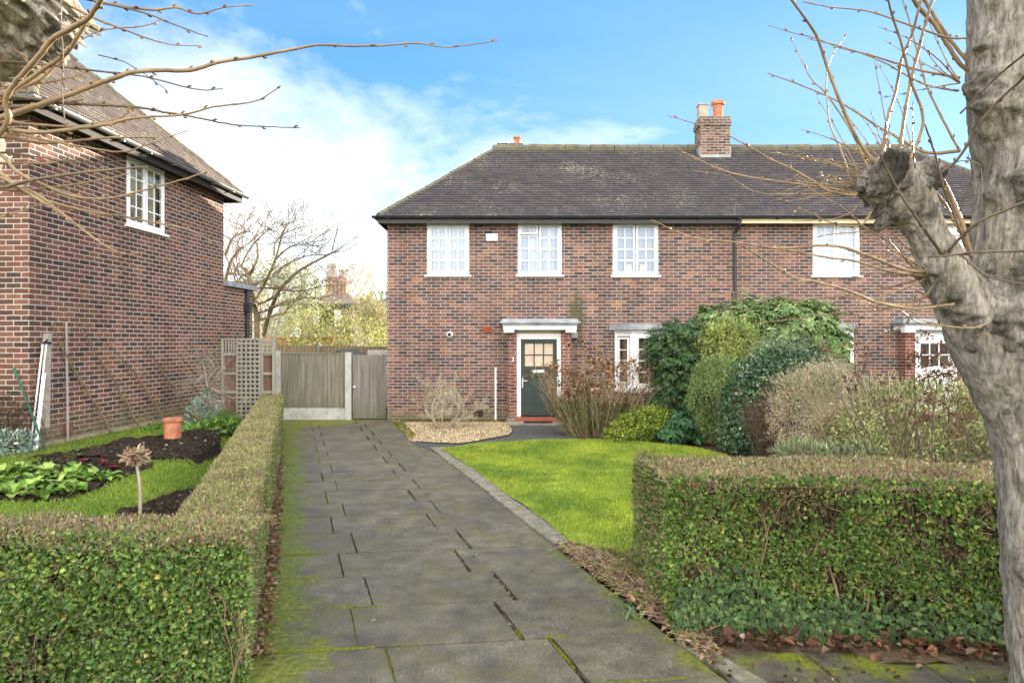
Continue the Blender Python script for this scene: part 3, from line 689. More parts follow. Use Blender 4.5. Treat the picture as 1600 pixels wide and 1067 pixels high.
FY, WT = 16.17, 4.72           # facade plane, wall head
def semi(h, M, wins, brick, fascia_mat, party, left=True):
    """one half of the pair, built left handed (x from -2.955 to the party wall) and mirrored by M"""
    x0, x1, yb = -2.955, party, FY+6.0
    holes = [(a, b, c, d) for a, b, c, d, *_ in wins]
    w = MB(M @ Matrix.Translation((0, FY, 0))); wall_panel(w, x0, x1, -.06, WT, holes)
    w.M = M; w.quad((x0, FY, -.06), (x0, yb, -.06), (x0, yb, WT), (x0, FY, WT)); w.quad((x0, yb, -.06), (x1, yb, -.06), (x1, yb, WT), (x0, yb, WT))
    w.build('wall', brick, h)
    r = MB(M); ez, rz, ym = 4.79, 7.3, FY+3.0; ex0, ey0, ey1 = x0-.2, FY-.3, yb+.3; xa = -.45
    n = int(round((rz-ez)/.0755))
    roof_face(r, (ex0, ey0, ez), (x1, ey0, ez), (xa, ym, rz), (x1, ym, rz), n)
    roof_face(r, (x1, ey1, ez), (ex0, ey1, ez), (x1, ym, rz), (xa, ym, rz), n)
    roof_face(r, (ex0, ey1, ez), (ex0, ey0, ez), (xa, ym, rz), (xa, ym, rz), n)
    ro = r.build('roof', M_roof, h)
    t = MB(M); ridge_run(t, (xa-.1, ym, rz-.03), (x1, ym, rz-.03), .13); ridge_run(t, (ex0+.05, ey0+.05, ez+.02), (xa, ym, rz-.03), .07); ridge_run(t, (ex0+.05, ey1-.05, ez+.02), (xa, ym, rz-.03), .07)
    t.build('ridge_tiles', M_ridge, ro)
    f = MB(M); f.box(ex0+.03, x1-.002, ey0+.03, ey0+.055, ez-.16, ez-.015); f.box(ex0+.03, ex0+.055, ey0+.055, ey1-.03, ez-.16, ez-.015); f.box(ex0+.055, x1-.002, ey1-.055, ey1-.03, ez-.16, ez-.015)
    f.build('fascia', fascia_mat, ro)
    s = MB(M); s.box(ex0+.056, x1-.002, ey0+.056, FY-.002, ez-.10, ez-.085); s.box(ex0+.056, x0-.002, FY-.002, ey1-.06, ez-.10, ez-.085); s.build('soffit', M_soffit if fascia_mat is M_black else fascia_mat, ro)
    g = MB(M); pr = [(.055*math.cos(a), .055*math.sin(a)) for a in np.linspace(math.pi, 2*math.pi, 9)]
    def gut(a, b, out):
        a, b, out = map(lambda v: np.array(v, float), (a, b, out))
        for i in range(len(pr)-1):
            p = [q+out*(pr[k][0]+.06)+np.array([0, 0, pr[k][1]]) for q, k in ((a, i), (b, i), (b, i+1), (a, i+1))]; g.quad(*p)
            p = [q+out*(pr[k][0]*.86+.06)+np.array([0, 0, pr[k][1]*.86]) for q, k in ((a, i), (b, i), (b, i+1), (a, i+1))]; g.quad(*p)
    gut((ex0-.09, ey0+.028, ez-.005), (x1, ey0+.028, ez-.005), (0, -1, 0)); gut((ex0+.028, ey0-.09, ez-.005), (ex0+.028, ey1, ez-.005), (-1, 0, 0))
    for xx in np.arange(ex0+.3, x1, .9): g.box(xx-.012, xx+.012, ey0-.095, ey0+.03, ez-.075, ez-.06)
    g.build('gutter', M_black, ro)
    for a, b, c, d, li, cu in wins: window(h, M @ Matrix.Translation((0, FY, 0)), a, b, c, d, li, curtain=cu)
    return ro

def fx(px): return (px-800)*FY/F
def fz(py): return CH-(py-533.5)*FY/F
PX = 5.26
house = thing('semi_detached_house', 'brick house with the dark green front door, black gutter and three upstairs windows in view', 'house', (0, FY, 0), group=None)
WZ0, WZ1 = fz(430.5), fz(348.5)
M_net2 = curtain_mat('net_curtain_gathered', (.52, .62, .80), (.80, .87, .93), 17); M_net3 = curtain_mat('roller_blind', (.50, .60, .77), (.55, .65, .81), 5)
MAINW = [(fx(667), fx(733), WZ0, WZ1, PAIR, M_netcurtain), (fx(809), fx(878), WZ0, WZ1+.015, HOP, M_net2), (fx(957.5), fx(1029), WZ0-.01, WZ1+.015, PAIR, (M_net3, ((.36, 0), (.66, 0))))]
I4 = Matrix.Identity(4)
roof1 = semi(house, I4, MAINW, M_brick, M_black, PX)
MM = Matrix.Translation((2*PX, 0, 0)) @ Matrix.Diagonal((-1, 1, 1, 1))
neigh = thing('semi_detached_house', 'right half of the brick pair with the white front door and the cream fascia', 'house', (2*PX, FY, 0))
mx = lambda px: 2*PX-fx(px)
NW = [(mx(1344), mx(1270), WZ0-.01, WZ1+.02, PAIR, M_net3), (mx(1508), mx(1438), WZ0, WZ1, HOP, M_netcurtain), (-2.45, -1.45, WZ0, WZ1, PAIR, M_netcurtain)]
roof2 = semi(neigh, MM, NW, M_brick2, M_cream, PX-.004)
# chimney by the party wall, low chimney behind the hip
ch, _ = chimney(roof1, 5.55, 18.95, .80, .62, 6.9, 8.02, [(5.27, 18.88, 8.02, .13, .38, M_creampot, True), (5.68, 18.85, 8.02, .16, .48, M_terra2)])
fl = MB(); fl.box(5.13, 5.97, 18.615, 18.637, 6.83, 6.97); fl.box(5.12, 5.148, 18.64, 19.1, 6.9, 7.2); fl.box(5.952, 5.98, 18.64, 19.1, 6.9, 7.2); fl.build('lead_flashing', M_lead, ch)
chimney(roof1, -.06, 19.8, .72, .5, 7.1, 7.55, [(.15, 19.75, 7.55, .10, .24, M_terra2)])
# downpipe at the party wall
d = MB(); dx = fx(1147); d.tube([(dx+.05, FY-.28, 4.72), (dx+.05, FY-.28, 4.62), (dx, FY-.07, 4.42), (dx, FY-.07, 0)], .037, 10); 
for z in (4.3, 3.0, 1.4): d.box(dx-.06, dx+.06, FY-.1, FY-.002, z-.025, z+.025)
d.build('downpipe', M_black, house, smooth=False)

def bay(h, M, curt):
    x0, x1, z0, z1, yf, sp = fx(960), fx(960)+2.05, .73, 2.13, FY-.42, .36
    P0, P1, P2, P3 = (x0, FY), (x0+sp, yf), (x1-sp, yf), (x1, FY)
    b = MB(M)
    for (a, c, lights) in ((P0, P1, [(.06, .94, .02, .98, 1, 4, True)]), (P1, P2, [(0, .49, .0, 1, 2, 4, True), (.51, 1, .0, 1, 2, 4, True)]), (P2, P3, [(.06, .94, .02, .98, 1, 4, True)])):
        L = math.dist(a, c); ang = math.atan2(c[1]-a[1], c[0]-a[0])
        W = M @ Matrix.Translation((a[0], a[1], 0)) @ Matrix.Rotation(ang, 4, 'Z')
        w = window(h, W, .01, L-.01, z0+.06, z1-.05, lights, sill=False, rec=.0, fw=.075, curtain=None)
    b.slab([(x0-.02, FY-.004), (x0+sp-.03, yf-.05), (x1-sp+.03, yf-.05), (x1+.02, FY-.004)], z0-.03, z0+.06)
    for a, c in ((P1, 0), (P2, 0)): b.box(a[0]-.035, a[0]+.035, a[1]-.012, a[1]+.05, z0+.06, z1-.05)
    b.slab([(x0-.01, FY-.004), (x0+sp-.02, yf-.03), (x1-sp+.02, yf-.03), (x1+.01, FY-.004)], z1-.05, z1+.012)
    bo = b.build('bay_window_frame', M_white, h)
    c = MB(M); c.slab([(x0-.12, FY-.003), (x0+sp-.1, yf-.13), (x1-sp+.1, yf-.13), (x1+.12, FY-.003)], z1+.014, z1+.15); c.build('bay_roof', M_lead, bo)
    k = MB(M); k.slab([(x0+.05, FY-.004), (x0+sp, yf+.08), (x1-sp, yf+.08), (x1-.05, FY-.004)], -.05, z0-.032); k.build('bay_base', M_brick2, bo)
    cu = MB(M); xs = np.linspace(x0+.12, x1-.12, 40)
    for i in range(39):
        ya = FY-.02
        cu.quad((xs[i], ya+.012*math.sin(i*1.9), z0+.05), (xs[i+1], ya+.012*math.sin(i*1.9+1.9), z0+.05), (xs[i+1], ya+.012*math.sin(i*1.9+1.9), z1-.06), (xs[i], ya+.012*math.sin(i*1.9), z1-.06))
    # sits just in front of the wall, inside the bay
    for V in cu.v: V[:, 1] = V[:, 1]-.03
    cu.build('curtain', curt, bo)
bay(house, I4, M_beigecurtain); bay(neigh, MM, M_dark)

def porch(h, M, doormat, leaf, white=False, brick=None):
    x0, x1, xl, xr = fx(794), fx(891), fx(807), fx(876)
    p = MB(M); p.box(x0, xl, FY-.30, FY-.003, .12, 2.14); p1 = p.build('porch_pier', brick, h)
    p = MB(M); p.box(xr, x1, FY-.30, FY-.003, .12, 2.14); p.build('porch_pier', brick, h)
    q = MB(M); q.box(x0-.03, x1+.03, FY-.36, FY-.004, -.05, .11); q.build('porch_plinth', M_stone, h)
    c = MB(M); yo = FY-.50; s = [(x0-.14, FY-.003), (x0-.14, yo), (x1+.14, yo), (x1+.14, FY-.003)]
    c.slab(s, 2.245, 2.40, .02); c.slab([(x0-.19, FY-.003), (x0-.19, yo-.05), (x1+.19, yo-.05), (x1+.19, FY-.003)], 2.30, 2.345)
    co = c.build('porch_canopy', M_lead, h)
    f = MB(M); f.box(x0-.11, x1+.11, yo+.02, FY-.004, 2.15, 2.243); f.box(x0-.10, x0+.14, yo+.035, FY-.3, 2.085, 2.148); f.box(x1-.14, x1+.10, yo+.035, FY-.3, 2.085, 2.148); f.build('fascia', M_whitepaint, co)
    so = MB(M); so.box(xl+.004, xr-.004, FY-.12, FY-.09, 2.0, 2.148); so.build('soffit_board', M_whitepaint if white else M_cream, co)
    fr = MB(M); y0, y1 = FY-.20, FY-.11; t = .10
    fr.box(xl+.004, xl+t, y0, y1, .125, 2.02); fr.box(xr-t, xr-.004, y0, y1, .125, 2.02); fr.box(xl+t, xr-t, y0, y1, 1.935, 2.02); fr.box(xl+.004, xr-.004, y0-.025, y0-.002, 2.005, 2.06)
    fro = fr.build('door_frame', M_white, h)
    D = MB(M); a, b, z0, z1 = xl+t+.004, xr-t-.004, .135, 1.93; yd = FY-.185
    gx0, gx1, gz0, gz1 = a+.09, b-.09, 1.30, 1.83
    # stiles, rails and the three sunk panels
    D.box(a, gx0, yd, yd+.045, z0, z1); D.box(gx1, b, yd, yd+.045, z0, z1); D.box(gx0, gx1, yd, yd+.045, gz1, z1); D.box(gx0, gx1, yd, yd+.045, 1.06, gz0); D.box(gx0, gx1, yd, yd+.045, z0, z0+.2)
    pw = (gx1-gx0)/3
    for i in range(3):
        D.box(gx0+pw*i, gx0+pw*(i+1), yd+.018, yd+.03, z0+.2, 1.06)
        if i: D.box(gx0+pw*i-.018, gx0+pw*i+.018, yd+.002, yd+.017, z0+.2, 1.06)
    for i in (1, 2): D.box(gx0+pw*i-.012, gx0+pw*i+.012, yd+.006, yd+.04, gz0, gz1)
    D.box(gx0, gx1, yd+.008, yd+.038, (gz0+gz1)/2-.012, (gz0+gz1)/2+.012); D.box(a, b, yd-.02, yd-.002, z0+.02, z0+.07)
    do = D.build('front_door', leaf, h)
    g = MB(M); g.quad((gx0, yd+.024, gz0), (gx1, yd+.024, gz0), (gx1, yd+.024, gz1), (gx0, yd+.024, gz1)); g.build('door_pane', M_dark if white else M_frost, do)
    l = MB(M); lx = (a+b)/2; l.box(lx-.13, lx+.13, yd-.012, yd-.001, 1.15, 1.215); l.box(lx-.11, lx+.11, yd-.018, yd-.013, 1.165, 1.2); l.build('letterbox', M_whitepaint if not white else M_chrome, do)
    k = MB(M); k.box(a+.022, a+.052, yd-.012, yd-.001, .80, 1.02); k.tube([(a+.037, yd-.005, .965), (a+.037, yd-.05, .965), (a+.15, yd-.05, .96)], .010, 8); k.build('door_handle', M_chrome, do)
    s = MB(M); s.box(xl-.03, xr+.03, FY-.52, FY-.20, -.03, .118); s.build('doorstep', M_redtile, h)
    s = MB(M); s.box(x0-.02, x1+.05, FY-.86, FY-.525, -.05, .045); s.build('lower_step', M_stone, h)
    return x0
px0 = porch(house, I4, True, M_green, brick=M_brickred)
porch(neigh, MM, False, M_whitepaint, True, M_brickred)
mt = MB(); mt.box(.27, .92, FY-.83, FY-.56, .047, .062); tag(mt.build('doormat', M_mat), 'black doormat on the stone step below the green front door', 'doormat')
# house number
cu = bpy.data.curves.new('house_number', 'FONT'); cu.body = '3'; cu.size = .15; cu.extrude = .006; cu.align_x = 'CENTER'
tmp = bpy.data.objects.new('tmp_text', cu); COL.objects.link(tmp); bpy.context.view_layer.update()
me = bpy.data.meshes.new_from_object(tmp.evaluated_get(bpy.context.evaluated_depsgraph_get())); bpy.data.objects.remove(tmp)
no = bpy.data.objects.new('house_number', me); COL.objects.link(no); me.materials.append(M_whitepaint); no.parent = house
no.location = (fx(800.5)+.01, -.308, 1.41); no.rotation_euler = (R(90), 0, 0)
# small fittings on the front wall
m = MB(); m.box(fx(759.5), fx(777.5), FY-.07, FY-.002, fz(375.5), fz(366)); m.box(fx(760), fx(777), FY-.055, FY-.004, fz(377), fz(375.6)); m.build('alarm_box', M_whitepaint, house)
m = MB(); lx, lz = fx(703), fz(523); m.lathe([(.075, -.002), (.075, -.05), (.062, -.06), (.055, -.12), (.05, -.12), (.05, -.03), (0, -.03)], (lx, FY, lz), 20, 'y'); fo = m.build('boiler_flue', M_whitepaint, house)
m = MB(); m.lathe([(.03, -.031), (.03, -.10), (.0, -.10)], (lx-.01, FY, lz), 12, 'y'); m.build('flue_outlet', M_soffit, fo)
def airbrick(h, xc, zc, w, hgt, mat, M=I4):
    m = MB(M); y = FY-.012; m.box(xc-w/2, xc+w/2, y, FY-.002, zc-hgt/2, zc-hgt/2+.012); m.box(xc-w/2, xc+w/2, y, FY-.002, zc+hgt/2-.012, zc+hgt/2)
    for i in range(6):
        xx = xc-w/2+w*i/5; m.box(xx-.009, xx+.009, y, FY-.002, zc-hgt/2+.012, zc+hgt/2-.012)
    m.box(xc-w/2, xc+w/2, y+.002, FY-.003, zc-.008, zc+.008); m.box(xc-w/2, xc+w/2, FY-.0035, FY-.0015, zc-hgt/2, zc+hgt/2)
    m.build('air_brick', mat, h)
airbrick(house, fx(761.5), fz(515), .2, .14, plain('air_brick_red', (.26, .07, .035), .8, .2, .3))
airbrick(house, fx(748), fz(646), .2, .15, plain('air_brick_dark', (.06, .035, .03), .8, .2, .3))
m = MB(); m.box(fx(891)+.02, fx(891)+.17, FY-.08, FY-.002, fz(528), fz(518)); m.build('meter_box', plain('grey_box', (.3, .33, .33)), house)
m = MB(); x = fx(774.5); m.tube([(x, FY-.10, .16), (x, FY-.10, fz(574))], .024, 10); m.tube([(x, FY-.10, -.02), (x, FY-.10, .16)], .03, 10); m.box(x-.03, x+.03, FY-.11, FY-.002, .9, .94); m.build('drain_pipe', M_whitepaint, house)
m = MB()
for i in range(3): m.box(fx(1210)+.03*i, fx(1210)+.02+.03*i, FY-.02, FY-.001, 3, 3.1)

# ------------------------------------------------------------------ left house (its own rotated frame: wall plane x=0, runs along +y)
LH = thing('neighbouring_house', 'left brick house with one white window in its side wall and a grey gutter', 'house', (-6.72, 9.5, .37), -math.atan(.062))
LL, LT = 5.60, 4.72
SIDE = Matrix(((0, -1, 0, 0), (1, 0, 0, 0), (0, 0, 1, 0), (0, 0, 0, 1)))       # wall x->+y, depth->-x
w = MB(SIDE); wy0, wy1, wz0, wz1 = 2.17, 3.33, 3.50, 4.70
wall_panel(w, 0, LL, -.3, LT, [(wy0, wy1, wz0, wz1)])
w.M = None; w.quad((-9, 0, -.3), (0, 0, -.3), (0, 0, LT), (-9, 0, LT)); w.quad((-9, LL, -.3), (0, LL, -.3), (0, LL, LT), (-9, LL, LT)); w.quad((-9, 0, -.3), (-9, LL, -.3), (-9, LL, LT), (-9, 0, LT))
w.build('wall', M_brickL, LH, True)
m = MB(); m.box(.002, .035, .05, LL+.02, -.35, .06); m.build('plinth', M_plinth, LH, True)
sw = window(LH, SIDE, wy0, wy1, wz0, wz1, [(0, .46, 0, 1, 2, 4, True), (.48, 1, 0, 1, 2, 4, True)], True, True, None, .01)
m = MB(SIDE); m.quad((wy0-.02, .14, wz0-.02), (wy1+.02, .14, wz0-.02), (wy1+.02, .14, wz1), (wy0-.02, .14, wz1)); m.build('pale_backing', M_paleback, sw, True)  # pale sheet just behind the glass, stands in for reflected sky and room light
m = MB(SIDE)
for k in range(16): a = rng.uniform(0, 6.28); m.tri((wy0+.36, .16, wz0+.06), (wy0+.36+.11*math.cos(a), .16+.05*math.sin(a*3), wz0+.2+.08*math.sin(a)), (wy0+.36+.11*math.cos(a+.6), .16, wz0+.18+.08*math.sin(a+.6)))
m.build('houseplant', plain('plant_green', (.04, .09, .03)), sw, True)
r = MB(); ez, rz = 4.79, 7.12; ex, ey0, ey1 = .32, -.32, LL+.32; ym = LL/2; xa = -2.05; n = int(round((rz-ez)/.085))
roof_face(r, (ex, ey0, ez), (ex, ey1, ez), (xa, ym, rz), (xa, ym, rz), n); roof_face(r, (-9.3, ey0, ez), (ex, ey0, ez), (-9.3, ym, rz), (xa, ym, rz), n); roof_face(r, (ex, ey1, ez), (-9.3, ey1, ez), (xa, ym, rz), (-9.3, ym, rz), n)
ro = r.build('roof', M_roofL, LH, True)
t = MB(); ridge_run(t, (xa, ym, rz-.02), (-9.3, ym, rz-.02), .12); ridge_run(t, (ex-.04, ey0+.04, ez+.02), (xa, ym, rz-.02), .07); ridge_run(t, (ex-.04, ey1-.04, ez+.02), (xa, ym, rz-.02), .07); t.build('ridge_tiles', M_ridge, ro, True)
f = MB(); f.box(ex-.055, ex-.03, ey0+.03, ey1-.03, ez-.17, ez-.02); f.box(-9.3, ex-.055, ey0+.03, ey0+.055, ez-.17, ez-.02); f.box(-9.3, ex-.055, ey1-.055, ey1-.03, ez-.17, ez-.02); f.build('fascia', M_soffit, ro, True)
s = MB(); s.box(.002, ex-.056, ey0+.056, ey1-.056, ez-.10, ez-.085); s.box(-9.3, .002, ey0+.056, -.002, ez-.10, ez-.085); s.build('soffit', M_soffit, ro, True)
g = MB(); pr = [(.058*math.cos(a), .058*math.sin(a)) for a in np.linspace(math.pi, 2*math.pi, 9)]
for sc in (1.0, .86):
    for i in range(8):
        q = [(ex-.03+.062+pr[k][0]*sc, y, ez-.0+pr[k][1]*sc) for y, k in ((ey0-.1, i), (ey1+.1, i), (ey1+.1, i+1), (ey0-.1, i+1))]; g.quad(*q)
        q = [(x, ey0+.03-.062-pr[k][0]*sc, ez-.0+pr[k][1]*sc) for x, k in ((-9.3, i), (ex+.09, i), (ex+.09, i+1), (-9.3, i+1))]; g.quad(*q)
for y in np.arange(ey0+.3, ey1, .75): g.box(ex-.03, ex+.10, y-.014, y+.014, ez-.075, ez-.058)
g.build('gutter', M_greygut, ro, True)
m = MB(); m.box(.003, .014, .62, .86, .12, .27)
for k in range(6): m.box(.014, .02, .64, .84, .135+k*.021, .147+k*.021)
m.build('air_brick', plain('air_brick_left', (.2, .10, .075), .85, .2, .3), LH, True)
# single storey rear extension of the left house
e = MB(); e.box(-3, -.03, LL+.003, LL+1.5, -.4, 2.74); e.build('rear_extension', M_brickL, LH, True)
e = MB(); e.box(-3.1, .08, LL+.003, LL+1.6, 2.742, 2.85); e.build('flat_roof', M_lead, LH, True)
e = MB(); xx, yy = .03, LL+1.12; e.box(xx-.055, xx+.08, yy-.09, yy+.09, 2.2, 2.42); e.tube([(xx, yy, 2.72), (xx, yy, -.2)], .045, 10); e.build('downpipe', M_black, LH, True)

# ------------------------------------------------------------------ fences at the end of the drive
FYY = 16.45
def wood(name, a, b, c, green=.3):
    t = NT(name); o = t.obj(); st = t.noise(t.mapv(o, (22, 22, 1.2)), 1.0, 7, .65)
    col = t.ramp(st, [(.3, a), (.5, b), (.7, c)]); sp = t.n('ShaderNodeSeparateXYZ'); t.link(o, sp.inputs[0])
    m = t.math('ADD', t.math('MULTIPLY', t.math('SUBTRACT', .45, sp.outputs[2]), 1.3), t.math('MULTIPLY', t.math('SUBTRACT', t.noise(o, 3, 5), .4), 1.6))
    col = t.mix(t.math('MULTIPLY', t.ramp(m, [(.0, 0.0), (.8, 1.0)]), green), col, (.10, .115, .045)); t.bump(st, .5, .01); return t.base(col, .85, .2)
M_wood = wood('weathered_boards', (.125, .12, .095), (.205, .195, .155), (.28, .265, .215), .5)
M_woodg = wood('gate_boards', (.115, .106, .096), (.19, .176, .16), (.265, .245, .225), .6)
M_woodr = wood('brown_boards', (.09, .055, .042), (.16, .10, .078), (.22, .145, .115), .15)
M_trellis = wood('trellis_wood', (.20, .195, .17), (.30, .295, .26), (.38, .37, .33), .25)
def yx(px, Y=FYY): return (px-800)*Y/F
def yz(py, Y=FYY): return CH-(py-533.5)*Y/F
fe = thing('boarded_fence', 'grey feather edge fence on a concrete gravel board at the end of the driveway', 'fence', (yx(490), FYY, 0))
m = MB(); xs = np.arange(yx(441), yx(541)-.05, .098)
for i, x in enumerate(xs): m.add([(x, FYY-.004, .28), (x+.105, FYY-.022, .28), (x+.105, FYY-.022, 1.58+.004*math.sin(i*5)), (x, FYY-.004, 1.58+.004*math.sin(i*5)), (x, FYY+.012, .28), (x+.105, FYY-.002, .28), (x+.105, FYY-.002, 1.58), (x, FYY+.012, 1.58)], [(0, 1, 2, 3), (1, 5, 6, 2), (3, 2, 6, 7), (4, 7, 6, 5), (0, 4, 5, 1)])
m.build('boards', M_wood, fe)
m = MB(); m.box(yx(441), yx(541), FYY-.03, FYY+.02, 1.585, 1.61); m.build('capping_rail', M_wood, fe)
m = MB(); m.box(yx(441), yx(541), FYY-.025, FYY+.025, -.05, .28)
m.build('gravel_board', soil_mat('gravel_board_concrete', (.20, .21, .19), (.42, .43, .42), (.56, .57, .56), 4, .2), fe)
for px in (434.5, 545.5):
    m = MB(); x = yx(px); m.slab([(x-.075, FYY-.09), (x+.065, FYY-.09), (x+.065, FYY+.05), (x-.075, FYY+.05)], -.1, 1.66 if px < 500 else 1.62, .02)
    tag(m.build('fence_post', M_conc), 'pale concrete post between the trellis and the fence panel' if px < 500 else 'pale concrete post between the fence panel and the side gate', 'fence post', 'concrete posts at the end of the driveway')
ga = thing('side_gate', 'grey boarded side gate against the corner of the house', 'gate', (yx(578), FYY, 0))
m = MB(); xs = np.linspace(yx(551.5), yx(603.5), 9)
for i in range(8): m.box(xs[i]+.002, xs[i+1]-.002, FYY-.02-.004*(i % 2), FYY+.0, .03, 1.56+.006*math.sin(i*3))
m.build('boards', M_woodg, ga)
m = MB(); m.box(yx(551.5), yx(603.5), FYY+.002, FYY+.05, 1.3, 1.4); m.box(yx(551.5), yx(603.5), FYY+.002, FYY+.05, .2, .3); m.build('ledge', M_woodg, ga)
m = MB(); kx, kz = yx(554.5), yz(604.5); m.lathe([(.03, 0), (.03, -.012), (.012, -.015), (.012, -.04), (.03, -.045), (.03, -.06), (0, -.062)], (kx, FYY-.026, kz), 12, 'y'); m.build('latch', M_chrome, ga)
# trellis bay
_FY0, FYY = FYY, 15.0
yx = lambda px, Y=15.0: (px-800)*Y/F
yz = lambda py, Y=15.0: CH-(py-533.5)*Y/F
tf = thing('trellis_fence', 'brown boarded fence carrying a pale square lattice trellis, left of the driveway end', 'fence', (yx(392), FYY, .0))
m = MB()
for x0, x1, d_ in ((349, 371, .03), (371.2, 409.3, .12), (409.5, 429, .03)):  # middle panel added behind the lattice, stands in for the dark shade there
    m.box(yx(x0), yx(x1), FYY+d_, FYY+d_+.02, .0, yz(552) if d_ < .1 else yz(531))
m.build('boards', M_woodr, tf)
m = MB()
for x0, x1 in ((347.5, 371), (409.5, 430)):
    for py in (553, 583, 612): m.box(yx(x0), yx(x1), FYY-.0, FYY+.03, yz(py)-.035, yz(py)+.02)
for px in (348, 409.5): m.box(yx(px)-.02, yx(px)+.025, FYY-.03, FYY+.028, 0, yz(529))
m.box(yx(428)-.02, yx(428)+.04, FYY-.05, FYY+.028, 0, yz(529)); m.box(yx(347), yx(431), FYY-.012, FYY+.012, yz(531), yz(528.5))
for px in np.arange(353, 371, 4.2): m.box(yx(px)-.014, yx(px)+.014, FYY+.004, FYY+.014, yz(552), yz(530.5))
m.build('rails', M_trellis, tf)
def lattice(mb, x0, x1, z0, z1, y, p=.098, w=.040):
    for x in np.arange(x0, x1, p): mb.box(x, x+w, y, y+.012, z0, z1)
    for z in np.arange(z0, z1, p): mb.box(x0, x1, y-.0105, y-.0005, z, z+w)
m = MB(); lattice(m, yx(370), yx(409), .05, yz(530), FYY-.04); lattice(m, yx(411.5), yx(427), yz(552), yz(531), FYY-.02, .085, .03)
m.build('lattice', M_trellis, tf)
FYY = _FY0
# dark closing fence behind the trellis, rear garden fences, shed
bf = thing('rear_fence', 'long brown boarded fence of the rear gardens seen above the fence panel', 'fence', (-7, 20.5, 0))
m = MB(); xs = np.arange(-12, -3.6, .11)
for i, x in enumerate(xs): m.box(x+.004, x+.104, 20.5-.008*(i % 2), 20.52, 0, yz(538, 20.5)-.012*(i-30)*.12)
m.build('boards', wood('rear_boards', (.10, .075, .05), (.19, .15, .10), (.28, .23, .16), .1), bf)
m = MB(); x = yx(497, 20.4); m.box(x-.05, x+.05, 20.38, 20.48, 0, yz(536, 20.4)); m.build('post', M_wood, bf)
sh = thing('garden_shed', 'small shed whose low felted gable roof shows above the fence panel', 'shed', ((527-800)*18/F, 18.2, 0))
sc_ = (527-800)*18/F
m = MB(); zp = CH-(546.5-533.5)*18/F; ze = zp-.30; y0, y1 = 18.0, 20.2
m.box(sc_-.5, sc_+.5, y0+.06, y1, 0, ze); m.add([(sc_-.5, y0+.06, ze), (sc_+.5, y0+.06, ze), (sc_, y0+.06, zp-.04)], [(0, 1, 2)]); m.build('wall', M_woodr, sh)
m = MB()
for a, b in (((sc_-.62), sc_), (sc_+.62, sc_)):
    m.add([(a, y0, ze-.05), (b, y0, zp), (b, y1, zp), (a, y1, ze-.05), (a, y0, ze-.09), (b, y0, zp-.04), (b, y1, zp-.04), (a, y1, ze-.09)], [(0, 1, 2, 3), (4, 7, 6, 5), (0, 4, 5, 1), (0, 3, 7, 4)])
m.build('roof', plain('roof_felt', (.13, .125, .11), .9, .15, .3), sh)
wl = MB(); wl.box(yx(585, 19.5), yx(640, 19.5), 19.5, 19.6, 0, yz(548.5, 19.5))
for k in range(3): wl.box(yx(575, 19.5), yx(640, 19.5), 19.47, 19.498, yz(556-3.2*k, 19.5), yz(553.4-3.2*k, 19.5))
tag(wl.build('slatted_fence', plain('pale_slats', (.62, .6, .55))), 'pale slatted fence lit by the sun just behind the side gate', 'fence')
# ------------------------------------------------------------------ clipped hedges
def face_pts(o, u, v, nr, n, depth=.03, lump=.025, seed=0.0):
    a, b = rng.random(n), rng.random(n); o, u, v, nr = (np.array(q, float) for q in (o, u, v, nr))
    p = o+a[:, None]*u+b[:, None]*v
    d = lump*1.6*vnoise(p, 2.6, seed)-np.abs(rng.normal(0, depth, n))
    nr = nr/np.linalg.norm(nr)
    if abs(nr[2]) < .5: d -= .075*np.clip((b-.90)/.10, 0, 1)**2
    else: d += -.045*np.clip((.13-np.minimum(b, 1-b))/.13, 0, 1)**2+.022*vnoise(p, 1.3, 8.0)
    return p+nr*d[:, None], np.tile(nr, (n, 1)), a, b
def clear(p, nr, thr=.30, s=4.2, seed=5.0):
    """thin, gappy places in the clipped face"""
    return vnoise(p, s, seed)+.5*vnoise(p, s*2.7, seed+9) < thr
PRIVET = [(4, (0.078, 0.144, 0.032)), (4, (0.115, 0.196, 0.041)), (2.5, (0.161, 0.253, 0.057)), (1, (0.241, 0.310, 0.069)), (2, (0.046, 0.090, 0.025)), (.3, (0.345, 0.322, 0.081))]
PALE = [(3, (.20, .24, .085)), (3, (.30, .28, .14)), (2, (.13, .18, .05)), (2, (.38, .33, .2)), (1, (.09, .13, .03))]
TAN = [(4, (.34, .25, .165)), (3, (.25, .175, .115)), (2, (.42, .335, .235)), (1.5, (.17, .115, .075)), (1, (.22, .24, .08))]
def hedge_leaves(name, parent, parts, mat, L, W, pal, fold=.2, thr=.3):
    P_, N_, C_ = [], [], []
    for o, u, v, nr, n, dep in parts:
        p, nn, a, b = face_pts(o, u, v, nr, n, dep); k = clear(p, nn, thr); p = p-nn*(~k)[:, None]*rng.uniform(.02, .07, (len(p), 1)); k |= rng.random(len(k)) < .45; p, nn = p[k], nn[k]
        P_.append(p); N_.append(nn)
    p = np.vstack(P_); nn = np.vstack(N_); n = len(p)
    ax = unit(rdir(n)+nn*.35+np.array([0, 0, .15])); fn = unit(nn+rdir(n)*.75+np.array([0, 0, .35])); s = rng.uniform(.6, 1.3, n)
    c = pick(pal, n, .2)*(1+.35*vnoise(p, 2.3, 1.0)[:, None])
    return leaves(name, p, ax, fn, L*s, W*s, np.clip(c, .004, 1), mat, parent, fold, True)
